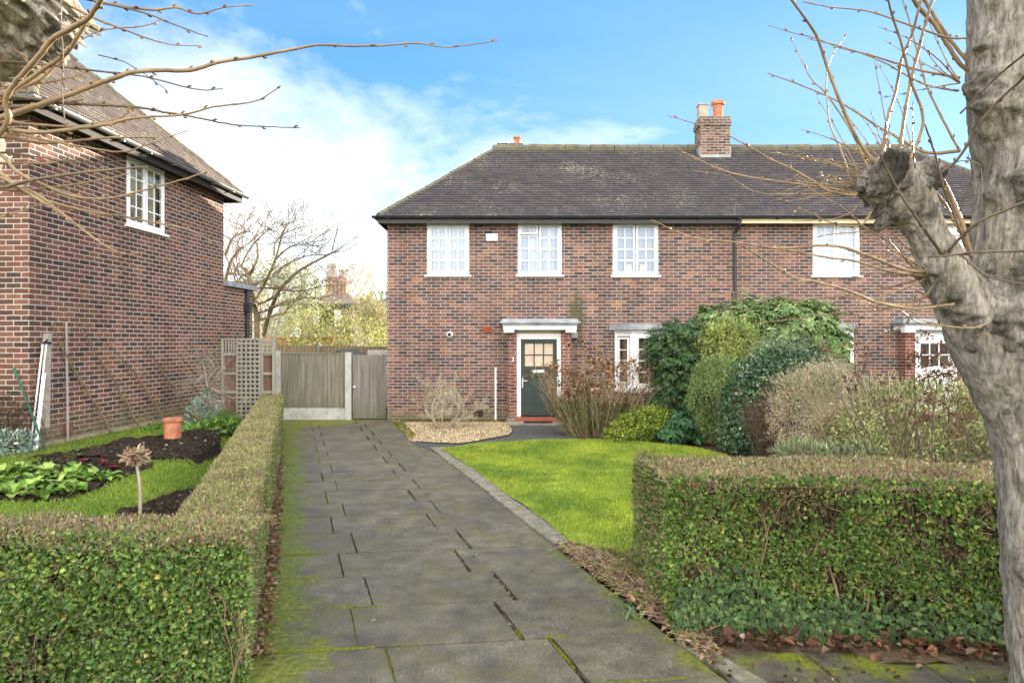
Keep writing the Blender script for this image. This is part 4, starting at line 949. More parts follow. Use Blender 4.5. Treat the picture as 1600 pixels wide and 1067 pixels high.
def hedge_twigs(name, parent, parts, length, r, pal, out=.6):
    A, B = [], []
    for o, u, v, nr, n, dep in parts:
        p, nn, a, b = face_pts(o, u, v, nr, n, dep); d = unit(rdir(n)*.8+nn*out+np.array([0, 0, .35])); l = length*rng.uniform(.4, 1.3, (n, 1))
        A.append(p-nn*.01); B.append(p-nn*.01+d*l)
    a, b = np.vstack(A), np.vstack(B)
    return sticks(name, a, b, r*rng.uniform(.7, 1.5, len(a)), pick(pal, len(a), .2), M_twig, parent)
def woody(parent, spots, h, mat, spread=.25, r=.010):
    for x, y, z in spots:
        L = grow((x, y, z), (rng.normal(0, .12), abs(rng.normal(0, .03)), 1), h*.5, r*rng.uniform(.6, 1.2), 2, [], .55, .35, (1, 3), .7, 4, .12, .002); stems('woody_stem', L, mat, parent)

HL = thing('clipped_hedge', 'clipped privet hedge along the left side of the driveway, turning left along the front', 'hedge', (-1.75, 4.2, 0))
h0, h1 = .81, .74
A0, A1 = UY(-.26, 3.77), UY(-.22, 14.6); B0, B1 = UY(-.74, 4.4), UY(-.74, 14.6)
ci = .05
m = MB()
m.slab([(-6, 3.74+ci), (A0[0]-ci, 3.77+ci), (A0[0]-.25, 4.42-ci), (-6, 4.40-ci)], -.15, h0-.04)
pts = [UY(-.27-ci, 3.9), UY(-.22-ci, 14.55), UY(-.74+ci, 14.55), UY(-.74+ci, 4.1)]
V = [(*p[:2], z) for z in (-.05,) for p in pts]+[(*p[:2], z) for p, z in zip(pts, (h0-.04, h1-.04, h1-.04, h0-.04))]
m.add(V, [(0, 1, 2, 3), (4, 5, 6, 7), (0, 1, 5, 4), (1, 2, 6, 5), (2, 3, 7, 6), (3, 0, 4, 7)])
m.build('dark_twig_core', M_core, HL)
dv = A1-A0; nR = unit(np.array([[dv[1], -dv[0], 0]]))[0]
X0 = -4.6
front = ((X0, 3.74, -.1), (A0[0]-.03-X0, .02, 0), (0, 0, h0+.095), (0, -1, 0))
corner = [((A0[0]-.05, 3.75, 0), (.06, .04, 0), (0, 0, h0-.01), (.6, -.8, 0), 1500, .02)]
side = []
for a, b, n in ((0, .1, 9000), (.1, .3, 12500), (.3, 1, 16000)):
    side.append(((*(A0+dv*a)[:2], 0), (*(dv*(b-a))[:2], 0), (0, 0, h0-(h0-h1)*a-.005), nR, n, .022))
hedge_leaves('foliage', HL, [(*front, 36000, .035)]+corner, M_leafg, .030, .021, PRIVET, thr=.38)
hedge_leaves('side_foliage', HL, side, M_leaf, .021, .014, [(4, PRIVET[1][1]), (4, PRIVET[2][1]), (3, PRIVET[3][1])]+PALE, thr=.8)
hedge_twigs('side_twigs', HL, [(o, u, v, nr, int(n*.4), .02) for o, u, v, nr, n, d in side], .04, .0014, TAN)
hedge_twigs('front_twigs', HL, [(*front, 5000, .05)], .08, .0016, [(2, (.20, .14, .085)), (1, (.3, .23, .15))], .1)
topf = ((X0, 3.74, h0), (A0[0]-X0-.03, .02, 0), (0, .52, 0), (0, 0, 1)); tops = []
for a, b, n in ((0, .1, 9000), (.1, .3, 12000), (.3, 1, 17000)):
    o = UY(-.74, A0[1]+(A1[1]-A0[1])*a); o[2] = h0-(h0-h1)*a; tops.append((o, (*(dv*(b-a))[:2], -(h0-h1)*(b-a)), (.49, .0, 0), (0, 0, 1), n, .018))
hedge_twigs('clipped_top', HL, [(*topf, 15000, .018)]+[(o, u, v, nr, int(n*1.15), d) for o, u, v, nr, n, d in tops], .032, .0016, TAN, .25)
hedge_leaves('top_leaves', HL, [(*topf, 5000, .02)]+[(o, u, v, nr, int(n*.75), d) for o, u, v, nr, n, d in tops], M_dry, .022, .011, [(2, (.34, .27, .17)), (3, (.27, .29, .09)), (4, (.18, .25, .06)), (1, (.42, .36, .25))], thr=.8)
woody(HL, [(x, 3.77+rng.normal(0, .01), -.1) for x in (-2.4, -1.66, -1.57)], .75, M_stem)

HR = thing('clipped_hedge', 'free standing clipped hedge block with ivy at its foot, right of the driveway', 'hedge', (2.2, 4.9, 0))
hz = .99; Q0, Q1, Q2, Q3 = np.array([1.03, 4.44]), np.array([4.3, 4.10]), np.array([4.3, 5.35]), np.array([.99, 5.62])
c = (Q0+Q1+Q2+Q3)/4; m = MB(); m.slab([tuple(c+(q-c)*(1-.05/np.linalg.norm(q-c)*1.3)) for q in (Q0, Q1, Q2, Q3)], -.05, hz-.05); m.build('dark_twig_core', M_core, HR)
v3 = lambda a, z=0: (a[0], a[1], z)
nf = unit(np.array([[(Q1-Q0)[1], -(Q1-Q0)[0], 0]]))[0]; ne = unit(np.array([[-(Q0-Q3)[1], (Q0-Q3)[0], 0]]))[0]; ne = -ne if ne[0] > 0 else ne; nf = -nf if nf[1] > 0 else nf
rf = (v3(Q0), v3(Q1-Q0), (0, 0, hz), nf); rend = (v3(Q3), v3(Q0-Q3), (0, 0, hz-.01), ne); rtop = (v3(Q0, hz), v3(Q1-Q0), v3(Q3-Q0, -.02), (0, 0, 1)); rcor = (v3(Q0+np.array([-.02, .03])), (.05, -.04, 0), (0, 0, hz-.01), (-.7, -.7, 0))
hedge_leaves('foliage', HR, [(*rf, 40000, .035), (*rcor, 1300, .02)], M_leaf, .029, .0205, PRIVET+[(2, (.14, .21, .05))], thr=.33)
hedge_leaves('end_foliage', HR, [(*rend, 15000, .025)], M_leaf, .022, .015, PRIVET+[(3, (.16, .21, .06)), (1, (.24, .26, .13))], thr=.7)
hedge_twigs('front_twigs', HR, [(*rf, 9000, .05), (*rend, 2500, .04)], .09, .0017, [(3, (.24, .165, .10)), (2, (.34, .25, .16)), (1, (.12, .08, .05))], .15)
hedge_twigs('clipped_top', HR, [(*rtop, 23000, .02)], .034, .0015, TAN, .25)
hedge_leaves('top_leaves', HR, [(*rtop, 10500, .02)], M_dry, .022, .012, [(1, (.30, .24, .13)), (2, (.22, .23, .07)), (2, (.13, .18, .04)), (1, (.42, .36, .25))], thr=.6)
woody(HR, [(Q0[0]+(Q1-Q0)[0]*t, Q0[1]+(Q1-Q0)[1]*t-.005, 0) for t in (.08, .17, .33, .36, .5, .62, .7, .86)], .9, M_stem, r=.012)
# ivy creeping over the foot of the right hedge
n = 3400; a = rng.random(n); a = np.where(rng.random(n) < .35, a*.35, a); hgt = np.clip(rng.beta(1.2, 2.8, n)*.50*(.75+.5*vnoise(np.column_stack([a*3.3, a*0, a*0]), 1.6, 4.0)), .0, .6)
p = np.column_stack([Q0[0]+(Q1-Q0)[0]*a, Q0[1]+(Q1-Q0)[1]*a-.02-.22*np.clip(.25-hgt, 0, 1)-.04*rng.random(n), hgt+.02])
fn = unit(np.tile(nf, (n, 1))+rdir(n)*.5+np.array([0, 0, .5])); ax = unit(rdir(n)+np.array([0, 0, -.6])); s = .036*rng.uniform(.5, 1.3, n)
ax = unit(ax-fn*(ax*fn).sum(1, keepdims=True)); sd = np.cross(ax, fn); out = [(-.05, 0), (.1, .42), (.42, .5), (.5, .22), (1, 0), (.5, -.22), (.42, -.5), (.1, -.42)]
V = np.stack([p+ax*(s*u)[:, None]+sd*(s*v)[:, None]+fn*(s*.1*abs(v))[:, None] for u, v in out], 1).reshape(-1, 3); b = (np.arange(n)*8)[:, None]
iv = np_mesh('ivy', V, [np.vstack([b+[0, 1, 2, 3], b+[0, 3, 4, 5], b+[0, 5, 6, 7]])], M_leaf, col=np.repeat(pick([(4, (.042, .082, .026)), (3, (.065, .115, .034)), (1.5, (.11, .165, .05)), (1, (.025, .05, .02))], n, .28), 8, axis=0))
tag(iv, 'dark blue green ivy creeping over the foot of the right hedge', 'ivy')
# spring bulb leaves at the corner of the right hedge
bl = MB()
for k in range(26):
    b0 = G(985+rng.normal(0, 14), 955+rng.normal(0, 8)); a = rng.uniform(0, 6.28); l = rng.uniform(.1, .2); d = np.array([math.cos(a), math.sin(a), 0])*rng.uniform(.3, .9); w = np.array([-d[1], d[0], 0]); w = w/np.linalg.norm(w)*.006
    q = [b0+d*l*t+np.array([0, 0, l*(t*1.1-t*t*.75)]) for t in (0, .35, .7, 1)]
    for i in range(3): bl.quad(q[i]-w*(1-i*.25), q[i]+w*(1-i*.25), q[i+1]+w*(.75-i*.25), q[i+1]-w*(.75-i*.25))
tag(bl.build('daffodil_clump', plain('bulb_leaf', (.12, .2, .09), .5, .3, .2)), 'clump of narrow blue green bulb leaves at the corner of the right hedge', 'plant')

# ------------------------------------------------------------------ shrubs of the front garden
def Pz(px, py, Y): return P(px, py, Y)
def blob(px, py, Y, rx, ry, rz): a = P(px, py, Y); return (a[0], a[1], a[2], rx*Y/F, ry, rz*Y/F)    # radii rx, rz in photo pixels
def shrub(name, label, cat, base, blobs, n, L, W, pal, stem_mat=None, nst=5, **kw):
    t = thing(name, label, cat, base, group=None)
    foliage(t, blobs, n, L, W, pal, **kw)
    if stem_mat is not None:
        Ls = []
        B = np.array(blobs)
        for i in range(nst):
            b = B[i % len(B)]; a = np.array(base)+np.array([rng.normal(0, .08), rng.normal(0, .08), 0]); d = b[:3]-a; Lh = np.linalg.norm(d)
            grow(a, d, Lh*.8, .018, 2, Ls, .5, .2, (2, 3), .6, 5, .1)
        stems('stem', Ls, stem_mat, t)
    return t
DKG = [(4, (.045, .095, .03)), (3, (.07, .13, .042)), (2, (.11, .17, .06)), (1, (.12, .17, .07)), (1, (.02, .042, .016))]
# rhododendron: long leaves in whorls
def whorls(parent, blobs, n, L, W, pal, mat, k=7, seed=0.0, up=.5, thick=.1, lump=.16, droop=.25):
    p, nr = shell(blobs, n, thick, .1, lump, seed); n = len(p); ax0 = unit(nr*.8+rdir(n)*.4+np.array([0, 0, up]))
    e1 = unit(np.cross(ax0, rdir(n))); e2 = np.cross(ax0, e1); PP, AX, NR = [], [], []
    for j in range(k):
        t = 2*math.pi*j/k+rng.normal(0, .25, (n, 1)); r = np.cos(t)*e1+np.sin(t)*e2
        PP.append(p); AX.append(unit(r+ax0*.25-np.array([0, 0, droop]))); NR.append(unit(ax0+r*.1))
    P_, A_, N_ = np.vstack(PP), np.vstack(AX), np.vstack(NR); m = len(P_); s = rng.uniform(.7, 1.2, m)
    c = 1.25*pick(pal, m, .2)*(1+.3*vnoise(P_, 1.5, seed)[:, None])
    return leaves('foliage', P_, A_, N_, L*s, W*s, np.clip(c, .004, 1), mat, parent, .12, True, .15)
rh = thing('rhododendron', 'large dark green rhododendron with whorled leaves, tallest shrub against the house front', 'shrub', (5.1, 14.9, 0))
RB = [blob(1150, 525, 14.6, 80, .9, 52), blob(1225, 515, 14.6, 75, .9, 45), blob(1275, 540, 14.4, 45, .7, 40), blob(1190, 570, 14.3, 100, .8, 60), blob(1090, 560, 14.5, 45, .6, 50), blob(1250, 500, 14.9, 60, .6, 26), blob(1290, 570, 14.3, 30, .5, 40)]
whorls(rh, RB, 5200, .135, .042, [(4, (.10, .16, .055)), (3, (.135, .205, .075)), (2, (.19, .26, .105)), (1, (.28, .32, .17)), (1, (.06, .10, .035))], M_leaf, 7, 2.0, lump=.28)
Ls = []
for b in RB[:4]: grow((5.1+rng.normal(0, .2), 14.8, 0), np.array(b[:3])-np.array([5.1, 14.8, 0]), 1.5, .04, 2, Ls, .5, .2)
stems('branch', Ls, M_stem, rh)
# false cypress with flat hanging sprays
cy = thing('false_cypress', 'dark feathery conifer with hanging flat sprays in front of the bay window', 'conifer', (3.5, 13.9, 0))
p, nr = shell([blob(1062, 570, 13.8, 46, .55, 62), blob(1045, 545, 13.8, 26, .4, 38), blob(1085, 610, 13.6, 34, .5, 50), blob(1060, 625, 13.7, 40, .5, 28), blob(1070, 520, 13.8, 30, .4, 22)], 2600, .2, .35, .25, 7.0)
n = len(p); ax0 = unit(nr*np.array([1, 1, .2])+rdir(n)*.3+np.array([0, 0, -.35])); fn = unit(nr*.6+rdir(n)*.5+np.array([0, 0, .6])); fn = unit(fn-ax0*(fn*ax0).sum(1, keepdims=True)); sd = np.cross(ax0, fn); PP, AX, NR, LL_ = [], [], [], []
for j in range(11):
    f = j/10; sgn = 1 if j % 2 else -1; l = .22*rng.uniform(.7, 1.2, (n, 1))
    PP.append(p+ax0*l*f); AX.append(unit(ax0*.8+sd*sgn*.75*(1-f*.5)-np.array([0, 0, .25])) if j < 10 else ax0); NR.append(fn); LL_.append(.10*(1.15-f*.6)*np.ones(n))
P_, A_, N_, l_ = np.vstack(PP), np.vstack(AX), np.vstack(NR), np.concatenate(LL_)
leaves('foliage', P_, A_, N_, l_*rng.uniform(.7, 1.2, len(l_)), .022, pick([(3, (.048, .10, .044)), (3, (.075, .14, .058)), (1.5, (.115, .19, .08)), (.6, (.15, .14, .055))], len(P_), .2), M_leaf, cy, .1, False)
Ls = grow((3.5, 13.9, 0), (0, 0, 1), 1.3, .05, 2, [], .35, .3, shrink=.5); stems('trunk', Ls, M_stemdark, cy)
shrub('pieris', 'yellow green rounded shrub in front of the dark rhododendron', 'shrub', (4.6, 13.5, .0), [blob(1138, 530, 13.5, 42, .4, 30), blob(1118, 545, 13.4, 32, .35, 30), blob(1160, 545, 13.4, 28, .35, 28)], 7000, .065, .02, [(3, (.28, .32, .085)), (3, (.20, .26, .07)), (2, (.36, .38, .13)), (1, (.11, .17, .045))], M_stem, up=.6, spread=.7, seed=1.0, lump=.4, lf=3.0)
shrub('clipped_box_shrub', 'rounded clipped shrub with small mid green leaves, left of the dark holly', 'shrub', (3.95, 12.6, 0), [blob(1118, 625, 12.6, 43, .55, 60), blob(1122, 595, 12.6, 38, .5, 40), blob(1120, 660, 12.6, 36, .5, 36)], 17000, .034, .018, [(3, (.11, .17, .05)), (3, (.155, .22, .07)), (2, (.22, .28, .10)), (1, (.26, .29, .13)), (1, (.05, .08, .025))], M_stem, thick=.09, lump=.13, seed=4.0, lf=3.0)
shrub('holly', 'big glossy dark blue green holly bush at the far edge of the lawn', 'shrub', (4.5, 11.6, 0), [blob(1190, 640, 11.6, 58, .6, 75), blob(1175, 680, 11.5, 46, .55, 50), blob(1215, 600, 11.8, 60, .6, 55), blob(1235, 580, 12, 45, .5, 40), blob(1195, 700, 11.4, 40, .4, 25)], 15000, .055, .032, [(4, (.028, .068, .032)), (3, (.045, .095, .042)), (2, (.08, .14, .06)), (.8, (.15, .21, .13)), (.2, (.3, .35, .28))], M_stem, mat=M_leafg, thick=.14, lump=.26, seed=5.0, oval=True, lf=2.8)
shrub('variegated_shrub', 'loose shrub with small pale edged grey green leaves behind the holly', 'shrub', (5.6, 12.7, 0), [blob(1215, 560, 12.8, 50, .5, 34), blob(1260, 570, 12.7, 55, .5, 36), blob(1300, 590, 12.6, 36, .5, 28), blob(1190, 590, 12.9, 30, .4, 34), blob(1330, 595, 12.6, 26, .4, 20)], 13000, .04, .018, [(3, (.13, .16, .09)), (2, (.22, .24, .16)), (2, (.07, .10, .04)), (1, (.36, .36, .28))], M_stem, spread=1.0, lump=.25, seed=6.0)
shrub('euonymus', 'low euonymus with bright yellow green leaves at the lawn edge beside the brown twiggy shrub', 'shrub', (2.5, 12.85, 0), [blob(985, 668, 12.8, 28, .3, 22), blob(1015, 660, 12.9, 32, .35, 26), blob(1040, 665, 12.9, 26, .3, 26), blob(965, 680, 12.7, 20, .25, 12)], 6500, .045, .024, [(3, (.20, .25, .03)), (3, (.12, .18, .025)), (2, (.28, .32, .05)), (2, (.06, .10, .02))], M_stem, up=.6, seed=8.0, lump=.3, oval=True)
whk = thing('hellebore', 'dark green plant with drooping lobed leaves between the yellow euonymus and the clipped shrub', 'plant', (3.15, 12.75, 0))
whorls(whk, [blob(1062, 662, 12.7, 22, .3, 24), blob(1050, 680, 12.6, 20, .25, 14), blob(1080, 680, 12.7, 18, .25, 14)], 230, .15, .05, [(2, (.03, .08, .035)), (1, (.05, .11, .05))], M_leaf, 6, 3.0, .7)
shrub('evergreen_ground_shrub', 'dark low foliage in the shade under the bay window', 'shrub', (2.4, 14.6, 0), [blob(1000, 665, 14.4, 40, .4, 24), blob(935, 672, 13.9, 36, .4, 20), blob(1090, 690, 13.2, 30, .4, 16)], 3500, .06, .03, DKG, None, seed=9.0, lump=.3)
# brown multi-stemmed shrub by the door with dead flower heads
def twiggy(name, label, base, nst, h, sx, sy, mat, heads, hpal, hs, depth=2, seedn=0, tilt=.35, r=.007, cat='shrub', kids=(1, 3), leafs=None, headn=14, spread=.45, wob=.08):
    t = thing(name, label, cat, base); L = []
    for i in range(nst):
        a = rng.uniform(0, 6.28); q = math.sqrt(rng.random()); d = np.array([math.cos(a)*q*sx, math.sin(a)*q*sy, 1.0])
        grow(np.array(base)+np.array([math.cos(a)*q*.22*sx/.4, math.sin(a)*q*.16, -.02]), d, h*rng.uniform(.5, .75), r*rng.uniform(.6, 1.2), depth, L, spread, .35, kids, .55, 5, wob, .0017)
    stems('stem', L, mat, t, 4)
    if heads:
        heads = min(heads, 96); ends = np.array([l[0][-1] for l in L if l[1][0] < r*.55]); ends = ends[rng.permutation(len(ends))[:heads]]
        for e_ in ends:
            p = e_+rng.normal(0, hs*.5, (headn, 3))*np.array([1, 1, .6]); m = headn
            leaves('dead_flower_head', p, rdir(m), rdir(m), hs*.65*rng.uniform(.5, 1.2, m), hs*.45, pick(hpal, m, .25), M_dry, t, .25, False, .2)
    if leafs:
        n, L_, W_, pal, lo, hi = leafs; allp = np.vstack([l[0] for l in L]); allp = allp[(allp[:, 2] > lo) & (allp[:, 2] < hi)]; p = allp[rng.integers(0, len(allp), n)]+rng.normal(0, .05, (n, 3)); p[:, 2] = np.maximum(p[:, 2], .02)
        leaves('foliage', p, unit(rdir(n)+np.array([0, 0, .2])), unit(rdir(n)+np.array([0, -.3, .6])), L_*rng.uniform(.6, 1.2, n), W_, pick(pal, n, .2), M_leaf, t, .2, True)
    return t
DEADH = [(3, (.20, .115, .07)), (2, (.30, .2, .13)), (2, (.12, .07, .045)), (.6, (.42, .32, .22))]
twiggy('hydrangea', 'twiggy brown hydrangea with dead flower heads standing beside the front door', (1.66, 13.6, 0), 150, 1.55, 1.0, .55, plain('hydrangea_stem', (.27, .205, .13), .85, .15, .3, 12), 96, DEADH, .12, headn=20, spread=.65, leafs=(3600, .05, .022, [(2, (.10, .15, .03)), (1, (.16, .2, .05)), (1, (.05, .085, .02))], .0, .7), r=.008)
t = thing('winter_bare_shrub', 'small bare pale twigged shrub against the house wall left of the front door', 'shrub', (-1.5, 14.7, 0)); L = []
for i in range(8):
    a = 2*math.pi*i/8+rng.normal(0, .2); grow((-1.5+.06*math.cos(a), 14.7+.05*math.sin(a), -.02), (math.cos(a)*.95, math.sin(a)*.4, 1.0), .80*rng.uniform(.75, 1.1), .02, 4, L, .95, .05, (2, 3), .62, 5, .2, .0022)
stems('stem', L, plain('pale_twig', (.40, .34, .26), .85, .15, .25), t, 4)
ap = np.vstack([l[0] for l in L if l[1][0] < .008]); p = ap[rng.integers(0, len(ap), 7500)]+rng.normal(0, .02, (7500, 3)); p = p[p[:, 2] > .2]; n = len(p)
leaves('buds', p, rdir(n), rdir(n), .022*rng.uniform(.5, 1.2, n), .012, pick([(2, (.42, .38, .26)), (2, (.28, .27, .13)), (1.5, (.6, .56, .46))], n, .2), M_dry, t, .2, False)
twiggy('brown_twig_shrub', 'small purplish brown mass of fine twigs between the holly and the beige feathery shrub', (4.15, 10.9, 0), 90, 1.05, .45, .35, plain('purple_twig', (.12, .075, .06), .85, .1, .3), 0, None, 0, depth=2, kids=(2, 3), r=.004, leafs=(3500, .025, .008, [(2, (.17, .10, .075)), (1, (.10, .06, .05)), (1, (.22, .14, .1))], .05, 1.1))
# beige feathery seed shrub
bg = thing('feathery_seed_shrub', 'beige feathery shrub gone to seed behind the right hedge', 'shrub', (4.75, 10.1, 0)); L = []
for i in range(34):
    a = rng.uniform(0, 6.28); q = math.sqrt(rng.random())*.75; grow((4.9+rng.normal(0, .06), 10.1+rng.normal(0, .06), -.02), (math.cos(a)*q-.15, math.sin(a)*q*.6, 1), .95*rng.uniform(.8, 1.1), .008, 2, L, .5, .25, (2, 3), .5, 5, .07, .0016)
stems('stem', L, plain('tan_stem', (.36, .29, .19), .85, .15, .25), bg, 4)
FB = [blob(1260, 620, 10.1, 56, .5, 52), blob(1300, 610, 10.1, 50, .5, 44), blob(1235, 655, 10.0, 36, .4, 44), blob(1290, 590, 10.2, 40, .4, 26), blob(1250, 700, 10, 40, .4, 30)]
p, nr = shell(FB, 15000, .28, .1, .3, 11.0, 3.0); n = len(p)
leaves('foliage', p, unit(nr+rdir(n)*.7+np.array([0, 0, .5])), rdir(n), .035*rng.uniform(.5, 1.3, n), .008, pick([(4, (.46, .38, .25)), (3, (.36, .31, .19)), (2, (.56, .48, .35)), (2, (.26, .27, .15))], n, .2), M_dry, bg, .1, False)
# olive evergreen mass and dark hydrangea right
shrub('evergreen_shrub', 'broad olive green shrub with narrow leaves and tan stems behind the right hedge', 'shrub', (6.2, 9.9, 0), [blob(1390, 660, 9.9, 75, .6, 65), blob(1450, 650, 9.9, 70, .6, 60), blob(1500, 665, 9.8, 60, .6, 60), blob(1340, 690, 9.8, 50, .5, 50), blob(1420, 700, 9.6, 90, .5, 40), blob(1560, 660, 9.8, 50, .5, 60)], 22000, .07, .018, [(3, (.19, .23, .075)), (2, (.27, .29, .12)), (2, (.10, .14, .045)), (2, (.36, .33, .19)), (1, (.40, .42, .2))], plain('tan_stem_light', (.46, .39, .27), .85, .15, .25), 70, thick=.22, lump=.25, seed=12.0, spread=1.0, lf=3.0)
twiggy('hydrangea', 'dark stemmed hydrangea with brown dead heads in front of the white neighbouring door', (5.3, 8.7, 0), 13, 1.9, .95, .4, M_stemdark, 90, [(3, (.10, .055, .035)), (2, (.16, .09, .06)), (1, (.24, .15, .1))], .07, depth=3, r=.014, spread=.7, wob=.13, headn=12)
twiggy('hydrangea', 'second dark stemmed hydrangea with sparse brown heads close behind the street tree', (6.05, 8.3, 0), 10, 1.6, .7, .4, M_stemdark, 60, [(3, (.10, .055, .035)), (2, (.16, .09, .06)), (1, (.24, .15, .1))], .065, depth=3, r=.013, spread=.75, wob=.14, headn=12)
shrub('lavender_shrub', 'low grey green strappy plant behind the top edge of the right hedge', 'plant', (4.1, 9.5, 0), [blob(1260, 715, 9.5, 45, .4, 22), blob(1330, 720, 9.4, 50, .4, 22)], 2600, .12, .014, [(2, (.16, .2, .1)), (2, (.25, .28, .16)), (1, (.09, .12, .05))], None, up=1.0, spread=.6, seed=13.0)

# ------------------------------------------------------------------ left garden
def lz(x, y): return .37
def rosette(base, label, k, L, W, pal, up=.75):
    t0 = rng.uniform(0, 6.28); p, ax, nr = [], [], []
    V, C = [], []; F4 = []
    for j in range(k):
        a = t0+2.4*j; el = rng.uniform(.55, 1.55)*up; d = np.array([math.cos(a)*math.cos(el), math.sin(a)*math.cos(el), math.sin(el)]); s = np.array([-math.sin(a), math.cos(a), 0]); l = L*rng.uniform(.7, 1.2); w = W*rng.uniform(.8, 1.2); c = pick(pal, 1, .12)[0]; n0 = len(V)
        prof = [(0, .14), (.2, .2), (.4, .7), (.62, 1.0), (.82, .85), (.95, .45), (1.02, .05)]
        for f, wf in prof:
            cpt = np.array(base)+d*l*f+np.array([0, 0, -.35*l*f*f*f]); wav = .05*w*math.sin(f*11+j)
            for sgn in (-1, 0, 1):
                V.append(cpt+s*sgn*w*.5*wf+np.array([0, 0, (.16*w*wf if sgn else -.02*w)+sgn*wav])); C.append(c*(1.0 if sgn else 1.5) if f < .8 else c)
        for i in range(len(prof)-1):
            for q in (0, 1): F4.append([n0+i*3+q, n0+i*3+q+1, n0+i*3+q+4, n0+i*3+q+3])
    o = np_mesh('chard_plant', np.array(V), [np.array(F4)], M_leaf, smooth=True, col=np.clip(np.array(C), 0, 1))
    return tag(o, label, 'vegetable', 'leafy green vegetables in the garden bed')
CH = 1.88
LET = [(3, (.17, .28, .05)), (2, (.24, .35, .08)), (1, (.10, .19, .035))]
for px, py in ((-25, 765), (8, 762), (20, 775), (45, 768), (55, 752), (88, 762), (112, 772), (30, 742), (72, 745), (105, 752), (140, 752), (160, 752), (5, 745), (66, 779), (120, 742)):
    b = g37(px, py); rosette((b[0], b[1], .37), 'leafy bright green vegetable plant in the left garden bed', 15, .235, .088, LET)
for px, py in ((133, 724), (160, 727), (178, 736)):
    b = g37(px, py); o = rosette((b[0], b[1], .38), 'small dark red leaved lettuce on the bare soil of the left garden bed', 9, .10, .06, [(2, (.10, .02, .025)), (1, (.16, .04, .04))]); o['group'] = 'red lettuces in the garden bed'; o.name = 'red_lettuce'
def cover(name, label, cat, blobs, n, L, W, pal, **kw):
    t = thing(name, label, cat, (blobs[0][0], blobs[0][1], .37)); foliage(t, blobs, n, L, W, pal, zmin=.3, **kw); return t
cover('silver_ragwort', 'silver grey leaved plant at the left edge by the corner of the neighbouring house', 'plant', [blob(12, 695, 9.0, 30, .25, 22), blob(35, 690, 9.1, 14, .2, 16), blob(-25, 700, 9, 30, .3, 22)], 700, .07, .03, [(2, (.20, .28, .22)), (1, (.30, .36, .33)), (1, (.12, .19, .15))], up=.9, oval=True)
cover('artichoke_plant', 'blue grey artichoke leaves near the end of the brick side wall', 'plant', [blob(312, 655, 12.3, 16, .25, 26), blob(322, 640, 12.4, 12, .2, 26)], 300, .13, .03, [(2, (.17, .24, .19)), (1, (.24, .31, .26))], up=1.2, spread=.5, oval=True)
cover('leafy_border_plant', 'low green leafy plants to the right of the terracotta pot', 'plant', [blob(305, 678, 11.6, 22, .3, 12), blob(330, 672, 11.8, 20, .3, 12), blob(348, 668, 12.2, 18, .3, 12)], 1100, .10, .045, [(2, (.10, .2, .04)), (2, (.16, .27, .06)), (1, (.06, .12, .02))], up=.8, oval=True)
cover('leafy_border_plant', 'small clump of green leaves between the espalier stem and the terracotta pot', 'plant', [blob(240, 677, 11.6, 14, .2, 9), blob(222, 682, 11.3, 8, .15, 6)], 320, .09, .04, [(2, (.10, .2, .04)), (2, (.16, .27, .06))], up=.8, oval=True)
cover('climbing_ivy', 'dark climber growing over the foot of the trellis fence', 'climber', [blob(365, 590, 16.2, 22, .12, 14), blob(372, 625, 16.2, 30, .15, 16), blob(395, 600, 16.25, 20, .1, 10), blob(345, 640, 16, 30, .2, 18), blob(375, 570, 16.3, 10, .08, 8), blob(400, 560, 16.3, 12, .08, 6)], 2600, .075, .045, DKG, up=.3, oval=True)
# terracotta chimney pot standing on the soil
b = g37(270, 686); m = MB(); m.lathe([(.115, 0), (.125, .02), (.12, .27), (.145, .28), (.148, .32), (.135, .325), (.12, .32), (.11, .05), (0, .04)], (b[0], b[1], .37), 28)
tag(m.build('terracotta_pot', M_terra2, smooth=False), 'round terracotta forcing pot standing on the dark soil bed', 'plant pot')
# dead flower standard behind the hedge
b = P(217, 803, 4.75); tp = P(211, 712, 4.75); ds = thing('dried_flower_stem', 'single dried flower head on a pale bare stalk behind the front hedge', 'plant', (b[0], b[1], .37)); m = MB()
m.tube(spline([(b[0], b[1], .3), b+np.array([.01, 0, 0]), (b+tp)/2+np.array([.02, 0, 0]), tp], 6), np.linspace(.013, .0095, 19), 8); m.build('stalk', plain('pale_stalk', (.38, .33, .24), .85, .2, .2, 15), ds, smooth=True)
n = 260; dr = rdir(n); dr[:, 2] *= .7; p = tp+np.array([-.0, 0, .0])+dr*rng.uniform(.01, .05, (n, 1))*np.array([1.1, 1, .9])
leaves('flower_head', p, unit(dr+rdir(n)*.4+np.array([.1, 0, -.1])), rdir(n), .055*rng.uniform(.5, 1.3, n), .016, pick([(3, (.50, .38, .27)), (2, (.36, .25, .17)), (1, (.2, .12, .08)), (1, (.6, .5, .4))], n, .15), M_dry, ds, .3, True, .3)
